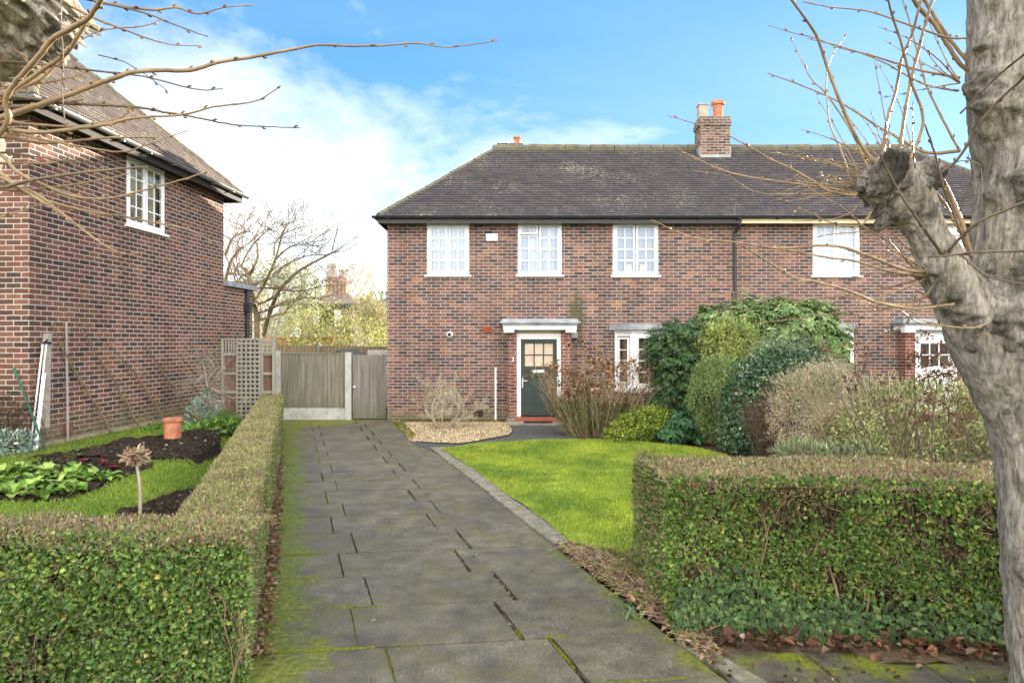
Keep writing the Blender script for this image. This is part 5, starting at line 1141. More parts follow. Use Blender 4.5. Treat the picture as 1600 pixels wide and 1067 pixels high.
# things leaning on the side wall of the left house
LW = Matrix.Translation((-6.72, 9.5, .37)) @ Matrix.Rotation(-math.atan(.062), 4, 'Z')
def wl_(y, z, off=.05): v = LW @ Vector((off, y, z)); return np.array(v)
def onwall(px, py, off=.06):
    """where the sight line through a photo point meets the side wall, a little in front of it"""
    k = (px-800)/F; Y = (-6.72+off-.062*9.5)/(k-.062); return P(px, py, Y)
def ground_at(px, py): return g37(px, py)
pb = thing('white_pole_bundle', 'bundle of thin white poles clipped together, leaning at the near corner of the side wall', 'poles', tuple(g37(52, 702)))
for (tx, ty), (bx, by), r in (((67.5, 533), (47, 703), .011), (((73, 533)), (53, 704), .011), ((70, 583), (57, 704), .016)):
    m = MB(); a = g37(bx, by); tpt = onwall(tx, ty, .10); m.tube([a, tpt], r, 10); m.build('pole', M_white, pb, smooth=False)
m = MB(); a = onwall(70, 535, .10); m.bar(a+np.array([0, -.06, 0]), a+np.array([0, .12, -.01]), .035, .03); m.bar(a+np.array([.01, -.05, -.02]), a+np.array([.03, .02, .04]), .02, .02); m.build('clip', M_black, pb)
m = MB(); a = onwall(74, 521, .04); b = onwall(71, 670, .10); m.bar(a, b, .075, .075); tag(m.build('leaning_timber_post', plain('grey_post', (.33, .30, .27), .8, .2, .2, 8)), 'square grey timber post leaning against the side wall behind the white poles', 'post')
m = MB(); m.tube([onwall(106, 689, .09), onwall(103.5, 503, .05)], .017, 10); tag(m.build('leaning_grey_pole', plain('grey_pole', (.32, .28, .27), .6, .3, .1)), 'thin grey pole standing upright against the brick side wall', 'pole')
m = MB(); ga_ = g37(71, 703); m.tube([ga_, P(22, 575, 9.45)], .016, 10); tag(m.build('green_garden_pole', plain('green_metal', (.02, .10, .07), .45, .4, .15)), 'dark green garden pole leaning across the corner of the left house', 'pole')
# trained fruit trees on the wall
for i, (bx, by, mx_, my_, tx, ty) in enumerate(((176, 680, 125, 594, 80, 505), (222, 676, 175, 590, 128, 515), (258, 660, 215, 590, 170, 536), (300, 652, 260, 590, 225, 535))):
    words = ['nearest the white poles', 'second from the white poles', 'just left of the terracotta pot', 'farthest along, right of the terracotta pot'][i]
    t = thing('espalier_fruit_tree', f'bare slanting fruit stem on the brick side wall, {words}', 'fruit tree', tuple(onwall(bx, by, .12)), group='slanting fruit stems trained on the side wall')
    pts = spline([onwall(bx, by, .14), onwall((bx+mx_)/2+2, (by+my_)/2+1, .10), onwall(mx_, my_, .09), onwall((mx_+tx)/2-2, (my_+ty)/2-1, .08), onwall(tx, ty, .06)], 5); pts += rng.normal(0, .006, pts.shape)
    m = MB(); m.tube(pts, np.linspace(.022, .007, len(pts)), 7); m.build('trunk', M_stem, t, smooth=True)
    L = []
    for k in rng.integers(3, len(pts)-1, 9): stems('spur', grow(pts[k], unit(np.array([rng.normal(.1, .15), rng.normal(0, .6), rng.uniform(.3, 1)])), rng.uniform(.1, .28), .006, 1, [], .7, .2, (1, 2), .6, 4, .15, .0018), M_stem, t, 4)
# contorted bare shrub at the far end of the side wall
t = thing('contorted_bare_shrub', 'grey contorted bare shrub beside the far end of the hedge and trellis', 'shrub', tuple(P(336, 668, 12.6))); L = []
Yc = 12.6
for px in ([(338, 670), (332, 640), (325, 610), (320, 580), (316, 562)], [(333, 645), (322, 600), (317, 570), (300, 556), (285, 566)], [(324, 605), (340, 612), (362, 622), (380, 622), (382, 630)], [(330, 630), (345, 628), (358, 650)], [(320, 585), (305, 600), (300, 620)], [(322, 600), (335, 580), (350, 575), (356, 582)], [(312, 565), (318, 556), (330, 566), (340, 590)]):
    pts = spline([P(a, b, Yc+rng.normal(0, .12)) for a, b in px], 5); L.append((pts, np.linspace(.03, .009, len(pts)))); 
    for k in rng.integers(2, len(pts), 9): grow(pts[k], rdir(1)[0]*np.array([1, .6, .8])+np.array([.1, 0, -.05]), .32, .006, 2, L, 1.1, 0, (2, 3), .75, 5, .35, .0018)
stems('branch', L, M_stemgrey, t, 5)
t = thing('dead_climber', 'dark dead climber on the front wall of the left house at the picture edge', 'climber', (-7.3, 9.35, .37)); L = []
for k in range(26): grow((-7.2+rng.normal(0, .3), 9.38, .4), (rng.normal(0, .6), -.05, 1), .6, .006, 2, L, .9, 0, (1, 3), .7, 5, .2, .0018)
stems('stem', L, M_stemdark, t, 4); foliage(t, [blob(0, 650, 9.35, 42, .08, 36), blob(-40, 640, 9.35, 50, .08, 50), blob(20, 680, 9.3, 25, .1, 22)], 1600, .05, .02, [(2, (.07, .045, .03)), (1, (.12, .08, .05)), (1, (.05, .06, .03))], mat=M_dry, zmin=.3)
SKYT = (.50, .72, .92, 1); EXPO = 2.08
# ------------------------------------------------------------------ background beyond the fences
BT = thing('bare_garden_tree', 'spreading bare winter tree rising behind the trellis fence', 'tree', (-8.1, 22, 0))
Y = 22.0; L = []
MAIN = [([(402, 560), (403, 520), (401, 490), (395, 460), (390, 435), (383, 420)], .16, .09), ([(398, 478), (408, 455), (420, 430), (432, 400), (440, 370), (448, 350)], .09, .03),
        ([(412, 525), (425, 480), (440, 450), (465, 425), (500, 405), (530, 390)], .12, .03), ([(388, 432), (395, 420), (402, 405), (402, 385), (398, 372), (404, 360)], .07, .025), ([(383, 420), (378, 415), (390, 390), (405, 372), (420, 360), (432, 362)], .05, .015),
        ([(425, 430), (450, 412), (480, 400), (512, 398)], .05, .012), ([(440, 452), (470, 455), (500, 448), (520, 445)], .05, .012), ([(430, 405), (455, 385), (480, 382), (505, 388)], .045, .012), ([(390, 435), (380, 430), (372, 440)], .05, .02), ([(420, 480), (450, 475), (480, 465), (510, 470)], .045, .012), ([(428, 400), (430, 380), (445, 365), (470, 355), (490, 352)], .04, .012)]
for px, r0, r1 in MAIN:
    pts = spline([P(a, b, Y+rng.normal(0, .25)) for a, b in px], 5); L.append((pts, .72*np.linspace(r0, r1, len(pts))))
    for k in rng.integers(len(pts)//3, len(pts), 9): grow(pts[k], unit(np.array([rng.normal(.35, .6), rng.normal(0, .4), rng.normal(.35, .35)])), 1.0, max(.011, r1*.45), 2, L, .75, .12, (2, 3), .62, 5, .14, .0045)
M_stemol = plain('olive_bark', (.15, .125, .08), .85, .15, .35, 8)
stems('branch', L, M_stemol, BT, 5)
m = MB(); pts = spline([P(a, b, Y) for a, b in MAIN[0][0]], 5); m.tube(pts, np.linspace(.12, .07, len(pts)), 9); m.build('trunk', M_stemol, BT, smooth=True)
T2 = thing('bare_garden_tree', 'smaller bare tree close to the wall end of the left house', 'tree', (-9.5, 23, 0)); L = []
for px, r0, r1 in (([(352, 440), (360, 410), (372, 392), (380, 385)], .07, .03), ([(355, 425), (366, 428), (372, 415)], .05, .02), ([(352, 400), (362, 375), (375, 365), (392, 362)], .05, .015)):
    pts = spline([P(a, b, 23) for a, b in px], 5); L.append((pts, np.linspace(r0, r1, len(pts))))
    for k in rng.integers(2, len(pts), 8): grow(pts[k], unit(np.array([rng.normal(.1, .6), rng.normal(0, .4), rng.normal(.4, .35)])), 1.0, .014, 2, L, .75, .12, (2, 3), .62, 5, .14, .006)
pts = spline([(-9.9, 23, 0), (-9.8, 23, 2), P(352, 440, 23)], 5); L.append((pts, np.linspace(.12, .07, len(pts)))); stems('branch', L, M_stem, T2, 5)
BG1 = [(3, (.34, .35, .11)), (3, (.25, .28, .085)), (2, (.44, .41, .16)), (1, (.15, .18, .06)), (1, (.5, .45, .26))]
BG2 = [(3, (.17, .20, .10)), (3, (.23, .26, .13)), (2, (.32, .32, .17)), (1.5, (.42, .38, .24))]
shrub('evergreen_shrub', 'bright yellow green bushy mass behind the fence panel and shed', 'shrub', (-7.2, 26, 0), [blob(545, 522, 26, 60, 1.6, 40), blob(500, 512, 26.5, 50, 1.5, 42), blob(580, 535, 25, 36, 1.2, 26), blob(535, 535, 25, 70, 1.5, 26), blob(480, 530, 26, 50, 1.5, 30)], 8500, .12, .04, BG1, M_stem, 16, lump=.45, thick=.33, seed=20.0, spread=1.1)
shrub('evergreen_tree', 'dense grey green evergreen behind the bare garden tree', 'tree', (-10.5, 29, 0), [blob(440, 470, 29, 55, 1.8, 55), blob(415, 500, 29, 55, 1.8, 40), blob(470, 455, 30, 45, 1.6, 38), blob(400, 440, 30, 30, 1.5, 50), blob(450, 425, 31, 30, 1.5, 30)], 8500, .14, .045, BG2, M_stem, 16, lump=.45, thick=.33, seed=21.0, spread=1.1)
shrub('evergreen_shrub', 'pale straw coloured bush at the house corner above the side gate', 'shrub', (-5.2, 27, 0), [blob(590, 500, 27, 24, 1, 26), blob(575, 485, 28, 22, 1, 22)], 4500, .13, .04, [(2, (.30, .26, .14)), (2, (.2, .2, .07)), (1, (.4, .36, .25))], M_stem, 8, lump=.35, thick=.25, seed=22.0)
bw = thing('silver_birch', 'white stemmed bare tree below the distant chimneys', 'tree', (-6.4, 30, 0)); L = []
for px in ([(565, 520), (563, 480), (556, 455), (553, 440)], [(565, 500), (570, 470), (575, 455), (585, 445)], [(563, 480), (563, 460), (567, 450)]):
    pts = spline([P(a, b, 30) for a, b in px], 5); L.append((pts, np.linspace(.08, .03, len(pts))))
    for k in rng.integers(len(pts)//2, len(pts), 10): grow(pts[k], unit(np.array([rng.normal(0, .5), rng.normal(0, .3), 1])), .8, .02, 2, L, .6, .2, (2, 3), .6, 4, .12, .007)
stems('branch', L, plain('birch_bark', (.62, .56, .48), .8, .2, .15), bw, 5)
# low lit garden wall and far houses
m = MB(); m.box(yx(405, 27), yx(520, 27), 27, 27.25, 0, yz(529, 27)); m.box(yx(403, 27), yx(522, 27), 26.95, 27.3, yz(529, 27)+.002, yz(526, 27)); tag(m.build('garden_wall', plain('orange_brick_wall', (.34, .17, .10), .85, .15, .25)), 'low orange brick garden wall lit by the sun behind the rear fence', 'wall')
def far_house(name, label, x0, x1, Y, zt, zr, brick, roofm, dep=9, hip=2.0):
    t = thing(name, label, 'house', ((x0+x1)/2, Y, 0)); m = MB(); m.box(x0, x1, Y, Y+dep, 0, zt); m.build('wall', brick, t)
    r = MB(); e = .4; a, b, c, d = (x0-e, Y-e, zt), (x1+e, Y-e, zt), (x1+e, Y+dep+e, zt), (x0-e, Y+dep+e, zt); p, q = (x0+hip, Y+dep/2, zr), (x1-hip, Y+dep/2, zr)
    r.quad(a, b, q, p); r.quad(c, d, p, q); r.tri(b, c, q); r.tri(d, a, p); ro = r.build('roof', roofm, t)
    f = MB(); f.box(x0-e+.05, x1+e-.05, Y-e+.02, Y-e+.12, zt-.2, zt-.01); f.build('gutter', M_black, ro)
    w = MB()
    for k, xx in enumerate(np.linspace(x0+1, x1-2.2, 3)): w.box(xx, xx+1.2, Y-.03, Y-.003, zt-1.8, zt-.5)
    w.build('window', M_whitepaint, t); return t, ro
fh, fr_ = far_house('distant_house', 'distant house with a plain slate roof above the bush beside the main house corner', yx(592, 42), yx(680, 42), 42, yz(485, 42), yz(450, 46), M_brick2, plain('far_slate', (.10, .105, .11), .7, .3, .15, .5), 8, .5)
fh2, fr2 = far_house('distant_house', 'distant house carrying the tall ribbed chimney stack', yx(470, 55), yx(552, 55), 55, yz(475, 55), yz(455, 58), M_brickch, plain('far_tile', (.17, .13, .11), .8, .2, .2, .5), 8, 1.5)
m = MB(); x0, x1 = yx(509, 58), yx(540, 58); zb, zt = yz(480, 58), yz(432, 58); m.box(x0, x1, 58, 60, zb, zt); m.box(x0-.1, x1+.1, 57.9, 60.1, zt-.4, zt-.2)
for k in range(5): xx = x0+(x1-x0)*(k+.5)/5; m.box(xx-.1, xx+.1, 57.9, 57.99, zb, zt-.41)
st = m.build('chimney', plain('stack_brick', (.22, .15, .12), .85, .15, .25, 3), fr2)
for k in range(4): pot_(st, x0+.15+(x1-x0-.8)*k/3*.62, 58.4, zt, .17, yz(411, 58)-zt, M_creampot)
for k in range(3): pot_(st, x0+.95+(x1-x0-1.1)*k/2, 59.2, zt, .17, yz(418, 58)-zt, M_creampot)
fh3, fr3 = far_house('distant_house', 'small white gabled house between the left wall end and the bare tree', yx(372, 48), yx(400, 48), 48, yz(440, 48), yz(431, 48), plain('white_render', (.7, .7, .68)), plain('far_slate_pale', (.3, .31, .32)), 6, .8)
for i, (px, w_, top, YY) in enumerate(((330, 150, 470, 70), (480, 120, 462, 80), (600, 110, 470, 75), (700, 160, 480, 80))):
    shrub('evergreen_tree', ['far tree clump beyond the left house extension', 'far tree clump behind the tall ribbed chimney stack', 'far tree clump behind the slate roofed distant house', 'far tree clump hidden behind the main house'][i] if i < 3 else 'far tree clump', 'tree', (yx(px, YY), YY, 0), [blob(px, 520, YY, w_*.6, 3, 533-top)], 3000, .6, .3, BG2, None, seed=30.0+i, lump=.4, spread=1.1) if i < 3 else None

# ------------------------------------------------------------------ pollarded street trees
def burly_tube(name, pts, rad, mat, parent, nr=40, lump=.05, burls=(), seed=0.0, m=10, freq=3.0, fine=.0065, dk=.45):
    c = spline(pts, m); k = len(c); r = np.interp(np.linspace(0, 1, k), np.linspace(0, 1, len(rad)), rad)
    t = unit(np.gradient(c, axis=0)); u = np.cross(t[0], [.3, .2, 1.0]); u /= np.linalg.norm(u); ang = np.linspace(0, 2*np.pi, nr, endpoint=False); D = np.empty((k, nr, 3))
    for i in range(k):
        u = u-t[i]*np.dot(u, t[i]); u /= np.linalg.norm(u); w = np.cross(t[i], u); D[i] = np.cos(ang)[:, None]*u+np.sin(ang)[:, None]*w
    V = (c[:, None, :]+D*r[:, None, None]).reshape(-1, 3); Dv = D.reshape(-1, 3); n1, n2, n3, n4 = np.empty((4, len(V)))
    off = Vector((seed, seed*2, 0))
    for i, p in enumerate(V):
        q = Vector(p*freq)+off; n1[i] = noise.noise(q)+.5*noise.noise(q*2.3); n2[i] = noise.noise(q*5.1)+.6*noise.noise(q*10.3)
        n3[i] = noise.noise(Vector((p[0]*38, p[1]*38, p[2]*9)))+.7*noise.noise(Vector((p[0]*80, p[1]*80, p[2]*26))); n4[i] = noise.noise(q*7)
    f = lump*(n1+.26*n2)+fine*n3; dark = np.ones(len(V))
    V0 = V.copy()
    for bp, br, bh in burls:
        bp = V0[np.argmin(((V0-np.array(bp))**2).sum(1))]
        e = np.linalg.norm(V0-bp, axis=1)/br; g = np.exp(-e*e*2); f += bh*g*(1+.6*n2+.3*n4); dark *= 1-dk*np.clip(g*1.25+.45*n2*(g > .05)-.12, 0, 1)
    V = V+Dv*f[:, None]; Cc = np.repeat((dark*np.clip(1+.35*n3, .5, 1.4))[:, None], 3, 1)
    a = (np.arange(k-1)[:, None]*nr+np.arange(nr)[None]).ravel(); b = (np.arange(k-1)[:, None]*nr+(np.arange(nr)[None]+1) % nr).ravel()
    fs = np.stack([a, b, b+nr, a+nr], 1); V = np.vstack([V, c[0], c[-1]]); Cc = np.vstack([Cc, [1, 1, 1], [.7, .7, .7]]); nb = k*nr
    tr = [(nb, (j+1) % nr, j) for j in range(nr)]+[(nb+1, (k-1)*nr+j, (k-1)*nr+(j+1) % nr) for j in range(nr)]
    return np_mesh(name, V, [fs, np.array(tr)], mat, parent, smooth=True, col=np.clip(Cc, .15, 1.5))
def knob(name, pts, mat, parent, seed, n=44):
    """gnarled pollard head: lumpy union of spheres as one displaced surface"""
    return burly_tube(name, [p[:3] for p in pts], [p[3] for p in pts], mat, parent, n, .055, [(np.array(p[:3])+rng.normal(0, p[3]*.8, 3), p[3]*.6, p[3]*.5) for p in pts for _ in range(4)], seed, 26, 7.0, .006, .15 if mat is M_barksunlit else .45)
def shoot(parent, px, Y0, Y1, r0, r1, mat, jit=.006, buds=True):
    n = len(px); ys = Y0+(Y1-Y0)*np.linspace(0, 1, n)**1.2
    c = spline([P(a, b, y) for (a, b), y in zip(px, ys)], 7); k = len(c); c[1:] += rng.normal(0, jit*.10, (k-1, 3))
    r = np.linspace(r0, r1, k)
    if buds:
        for i in range(4, k, 5): r[i] *= 1.12
    m = MB(); m.tube(c, r, 7)
    if buds:
        for i in range(4, k-1, 5):
            d = unit(c[i+1]-c[i]); s = unit(np.cross(d, rdir(1)[0])); m.tube([c[i]+s*r[i]*.7, c[i]+s*(r[i]+.006)+d*.008, c[i]+s*(r[i]+.005)+d*.018], [.0038, .0045, .001], 5)
    return m.build('shoot', mat, parent, smooth=True), c, r
YT = 3.4
ST = thing('pollarded_street_tree', 'thick grey pollarded tree at the right edge with a gnarled branch and bare shoots', 'tree', tuple(G(1660, 1123)))
tc = [(1680, 1200), (1670, 1060), (1660, 900), (1652, 750), (1640, 650), (1616, 560), (1612, 450), (1618, 350), (1620, 260), (1614, 150), (1612, 50), (1614, -80), (1620, -220)]
tr_ = [96, 74, 80, 80, 84, 92, 86, 84, 84, 88, 86, 84, 82]
burls = [(P(1500, 130, 3.3), .12, .05), (P(1508, 70, 3.3), .07, .04), (P(1498, 165, 3.25), .08, .04), (P(1516, 215, 3.35), .06, .02), (P(1590, 270, 3.1), .08, .03), (P(1590, 300, 3.1), .06, .03), (P(1500, 540, 3.3), .1, .05), (P(1545, 500, 3.15), .13, .05), (P(1470, 470, 3.35), .1, .045), (P(1505, 590, 3.3), .09, .04), (P(1580, 545, 3.1), .08, .03), (P(1560, 905, 3.25), .06, .03), (P(1575, 160, 3.1), .05, .02), (P(1530, 270, 3.2), .05, .02), (P(1590, 760, 3.1), .07, -.02), (P(1600, 430, 3.1), .09, .03), (P(1510, 300, 3.3), .06, .035)]
trunk = burly_tube('trunk', [P(a, b, YT) for a, b in tc], [r*YT/F for r in tr_], M_bark, ST, 170, .011, [(p, r, h*1.6) for p, r, h in burls], 1.0, 46, 4.5)
lb = [(1625, 720), (1594, 630), (1552, 552), (1515, 490), (1487, 440), (1462, 395), (1442, 355), (1422, 320), (1402, 296)]
limb = burly_tube('limb', [P(a, b, YT-.06*i/8) for i, (a, b) in enumerate(lb)], [r*YT/F for r in (48, 58, 54, 45, 37, 31, 28, 33, 36)], M_bark, trunk, 110, .015, [(P(1480, 470, 3.25), .10, .05), (P(1462, 420, 3.3), .07, .035), (P(1440, 425, 3.4), .06, .03), (P(1480, 395, 3.2), .05, .02), (P(1520, 505, 3.15), .09, .045), (P(1410, 330, 3.3), .07, .04), (P(1440, 330, 3.3), .07, .025)], 4.0, 30, 4.0)
kn = [(*P(1415, 312, 3.36), .10), (*P(1395, 292, 3.34), .115), (*P(1370, 287, 3.33), .10), (*P(1350, 292, 3.32), .06), (*P(1338, 296, 3.32), .025)]
knob('knuckle', kn, M_bark, limb, 2.0, 90)
kn2 = [(*P(1400, 290, 3.40), .07), (*P(1425, 278, 3.41), .085), (*P(1448, 270, 3.42), .075), (*P(1464, 262, 3.43), .03)]
knob('knuckle', kn2, M_bark, limb, 6.0, 80)
RS = [  # px list, base Y, tip Y, base radius, tip radius, dark?
 ([(1383, 270), (1347, 230), (1319, 174), (1293, 107), (1277, 59), (1257, 28), (1225, -15)], 3.3, 3.0, .013, .005, 0),
 ([(1361, 277), (1330, 205), (1290, 146), (1268, 124), (1248, 84), (1235, 60)], 3.35, 3.6, .008, .002, 0),
 ([(1333, 292), (1313, 233), (1296, 191), (1291, 127), (1299, 90), (1324, 53)], 3.3, 3.5, .007, .002, 0),
 ([(1378, 262), (1386, 191), (1400, 141), (1409, 93), (1426, 51), (1440, -5)], 3.35, 3.1, .011, .006, 0), ([(1402, 265), (1412, 191), (1423, 127), (1434, 84), (1445, 42), (1458, -5)], 3.4, 3.2, .012, .007, 0),
 ([(1414, 270), (1442, 191), (1423, 127), (1409, 70), (1395, 28), (1386, -5)], 3.3, 3.0, .010, .005, 0), ([(1508, 385), (1500, 360), (1476, 298), (1462, 245), (1445, 194)], 3.25, 3.0, .010, .004, 1),
 ([(1500, 235), (1493, 225), (1471, 183), (1448, 135), (1437, 96), (1423, 42), (1409, -5)], 3.4, 3.5, .009, .004, 0), ([(1500, 236), (1451, 239), (1414, 222), (1392, 208), (1375, 200), (1336, 174), (1296, 152), (1240, 129), (1200, 115)], 3.45, 3.8, .013, .003, 0),
 ([(1535, 125), (1502, 102), (1479, 68), (1459, 37), (1437, 14), (1423, -8)], 3.5, 3.3, .015, .011, 0), ([(1530, 118), (1490, 70), (1468, 38), (1450, 10), (1440, -8)], 3.5, 3.4, .012, .009, 0),
 ([(1500, 122), (1437, 110), (1397, 98), (1352, 84), (1313, 75), (1274, 60), (1240, 52), (1200, 40)], 3.4, 3.7, .009, .002, 0), ([(1498, 142), (1487, 141), (1437, 129), (1381, 98), (1324, 76), (1260, 60)], 3.4, 3.5, .008, .002, 0),
 ([(1510, 60), (1482, 59), (1437, 45), (1386, 27), (1352, 17), (1296, 11), (1254, 3)], 3.35, 3.3, .008, .003, 0), ([(1460, 275), (1465, 273), (1493, 253), (1516, 219), (1535, 188), (1563, 155), (1592, 129), (1610, 105)], 3.2, 2.7, .009, .006, 1),
 ([(1500, 178), (1549, 129), (1577, 104), (1610, 78)], 3.05, 2.7, .006, .005, 1), ([(1340, 303), (1330, 305), (1296, 299), (1268, 282), (1240, 266), (1200, 247), (1145, 215), (1090, 195), (1044, 181)], 3.3, 3.4, .012, .002, 0),
 ([(1340, 304), (1300, 295), (1250, 288), (1171, 277), (1123, 264), (1085, 246), (1060, 234)], 3.32, 3.6, .009, .002, 0), ([(1345, 305), (1320, 303), (1250, 304), (1196, 303), (1165, 293), (1136, 275), (1082, 267)], 3.35, 3.7, .007, .002, 0),
 ([(1455, 428), (1448, 426), (1409, 420), (1352, 398), (1302, 384), (1240, 387), (1203, 387), (1155, 379), (1091, 373), (1053, 360), (1018, 344)], 3.3, 3.2, .014, .002, 0), ([(1455, 430), (1426, 430), (1386, 423), (1336, 408), (1296, 403), (1240, 393), (1190, 384)], 3.32, 3.6, .011, .004, 0),
 ([(1490, 475), (1479, 477), (1423, 482), (1367, 471), (1324, 454), (1274, 440), (1240, 433), (1187, 401), (1155, 379)], 3.2, 3.0, .012, .003, 0), ([(1468, 452), (1462, 454), (1437, 468), (1414, 472), (1367, 468), (1310, 464), (1240, 467), (1170, 459), (1112, 455)], 3.35, 3.6, .010, .002, 0),
 ([(1470, 476), (1409, 482), (1367, 485), (1316, 488), (1240, 499), (1180, 505)], 3.4, 3.8, .006, .002, 0), ([(1455, 425), (1420, 412), (1389, 378), (1352, 356), (1319, 327), (1277, 302), (1240, 277)], 3.4, 3.7, .008, .003, 0),
 ([(1362, 330), (1352, 347), (1335, 354), (1296, 347), (1254, 327), (1240, 330)], 3.3, 3.4, .007, .002, 0), ([(1348, 312), (1333, 330), (1307, 341), (1274, 344), (1240, 346)], 3.32, 3.5, .006, .002, 0),
 ([(1375, 240), (1383, 260), (1403, 297), (1431, 339), (1454, 372), (1473, 398)], 2.9, 3.12, .006, .009, 1), ([(1476, 400), (1482, 392), (1502, 370), (1535, 344), (1610, 312)], 3.05, 2.7, .009, .007, 1),
 ([(1450, 402), (1493, 398), (1530, 394), (1610, 392)], 3.0, 2.7, .006, .006, 1), ([(1500, 398), (1507, 403), (1535, 426), (1563, 437), (1610, 446)], 3.0, 2.8, .007, .005, 1),
 ([(1520, 400), (1516, 392), (1504, 350), (1487, 308), (1470, 275), (1458, 250)], 3.35, 3.4, .016, .009, 0), ([(1516, 392), (1505, 370), (1490, 345), (1478, 320), (1460, 298)], 3.4, 3.5, .009, .006, 0),
 ([(1463, 440), (1440, 470), (1420, 500), (1395, 518), (1380, 516)], 3.3, 3.1, .006, .002, 1), ([(1465, 475), (1430, 455), (1425, 490), (1400, 520)], 3.3, 3.2, .005, .002, 1), ([(1440, 300), (1405, 330), (1370, 358), (1300, 366), (1268, 372)], 3.3, 3.5, .006, .002, 0),
 ([(1455, 422), (1430, 400), (1400, 370), (1375, 352)], 3.4, 3.6, .007, .003, 0), ([(1500, 330), (1512, 300), (1520, 270), (1512, 240)], 3.2, 3.1, .005, .002, 1), ([(1470, 270), (1500, 252), (1530, 258), (1532, 290), (1518, 320)], 3.2, 3.1, .004, .002, 1),
 ([(1500, 512), (1440, 506), (1395, 480), (1340, 482)], 3.2, 3.3, .006, .002, 0), ([(1545, 505), (1520, 512), (1480, 510), (1440, 500)], 3.05, 3.05, .006, .002, 0)]
for a, y0, y1, r0, r1, dk in RS: shoot(trunk, a, y0, y1, r0*.72, r1*.9, M_shootdark if dk else M_shoot)
for k in range(52):         # finer twigs from the heads
    bx, by = random.choice([(1395, 280), (1370, 280), (1430, 268), (1350, 292), (1460, 430), (1500, 130)]); a = rng.uniform(1.6, 3.4) if by != 430 else rng.uniform(2.6, 3.6); l = rng.uniform(60, 190); cv = rng.normal(0, 18)
    px = [(bx, by), (bx+math.cos(a)*l*.35, by-math.sin(a)*l*.35+cv*.3), (bx+math.cos(a)*l*.7+cv*.4, by-math.sin(a)*l*.7+cv*.3), (bx+math.cos(a)*l+cv, by-math.sin(a)*l)]
    shoot(trunk, px, 3.36, 3.36+rng.normal(0, .35), .004, .0012, M_shoot)

LT_ = thing('pollarded_street_tree', 'sunlit pollarded tree head in the top left corner with long bare shoots', 'tree', (-3.05, 2.75, 0))
lt = burly_tube('trunk', [(-3.1, 2.75, -.1), (-3.05, 2.75, 1.0), (-3.0, 2.75, 2.0), (-2.95, 2.75, 2.7), (-2.75, 2.77, 3.05)], [.33, .26, .25, .24, .2], M_barksunlit, LT_, 40, .03, [((-2.75, 2.75, 2.5), .15, .08)], 3.0, 14, 3.2, dk=.2)
knob('knuckle', [(-2.75, 2.78, 3.05, .17), (*P(-55, 60, 2.78), .17), (*P(-15, 20, 2.78), .19), (*P(28, 2, 2.78), .17), (*P(60, -30, 2.78), .12), (*P(80, -60, 2.78), .05)], M_barksunlit, lt, 8.0, 56)
knob('knuckle', [(-2.9, 2.75, 2.55, .17), (*P(-130, 240, 2.7), .14), (*P(-75, 250, 2.68), .13), (*P(-42, 255, 2.66), .08), (*P(-25, 258, 2.66), .03)], M_barksunlit, lt, 9.0, 44)
z1 = lambda L: [(a/3.1375, b/3.1375) for a, b in L]
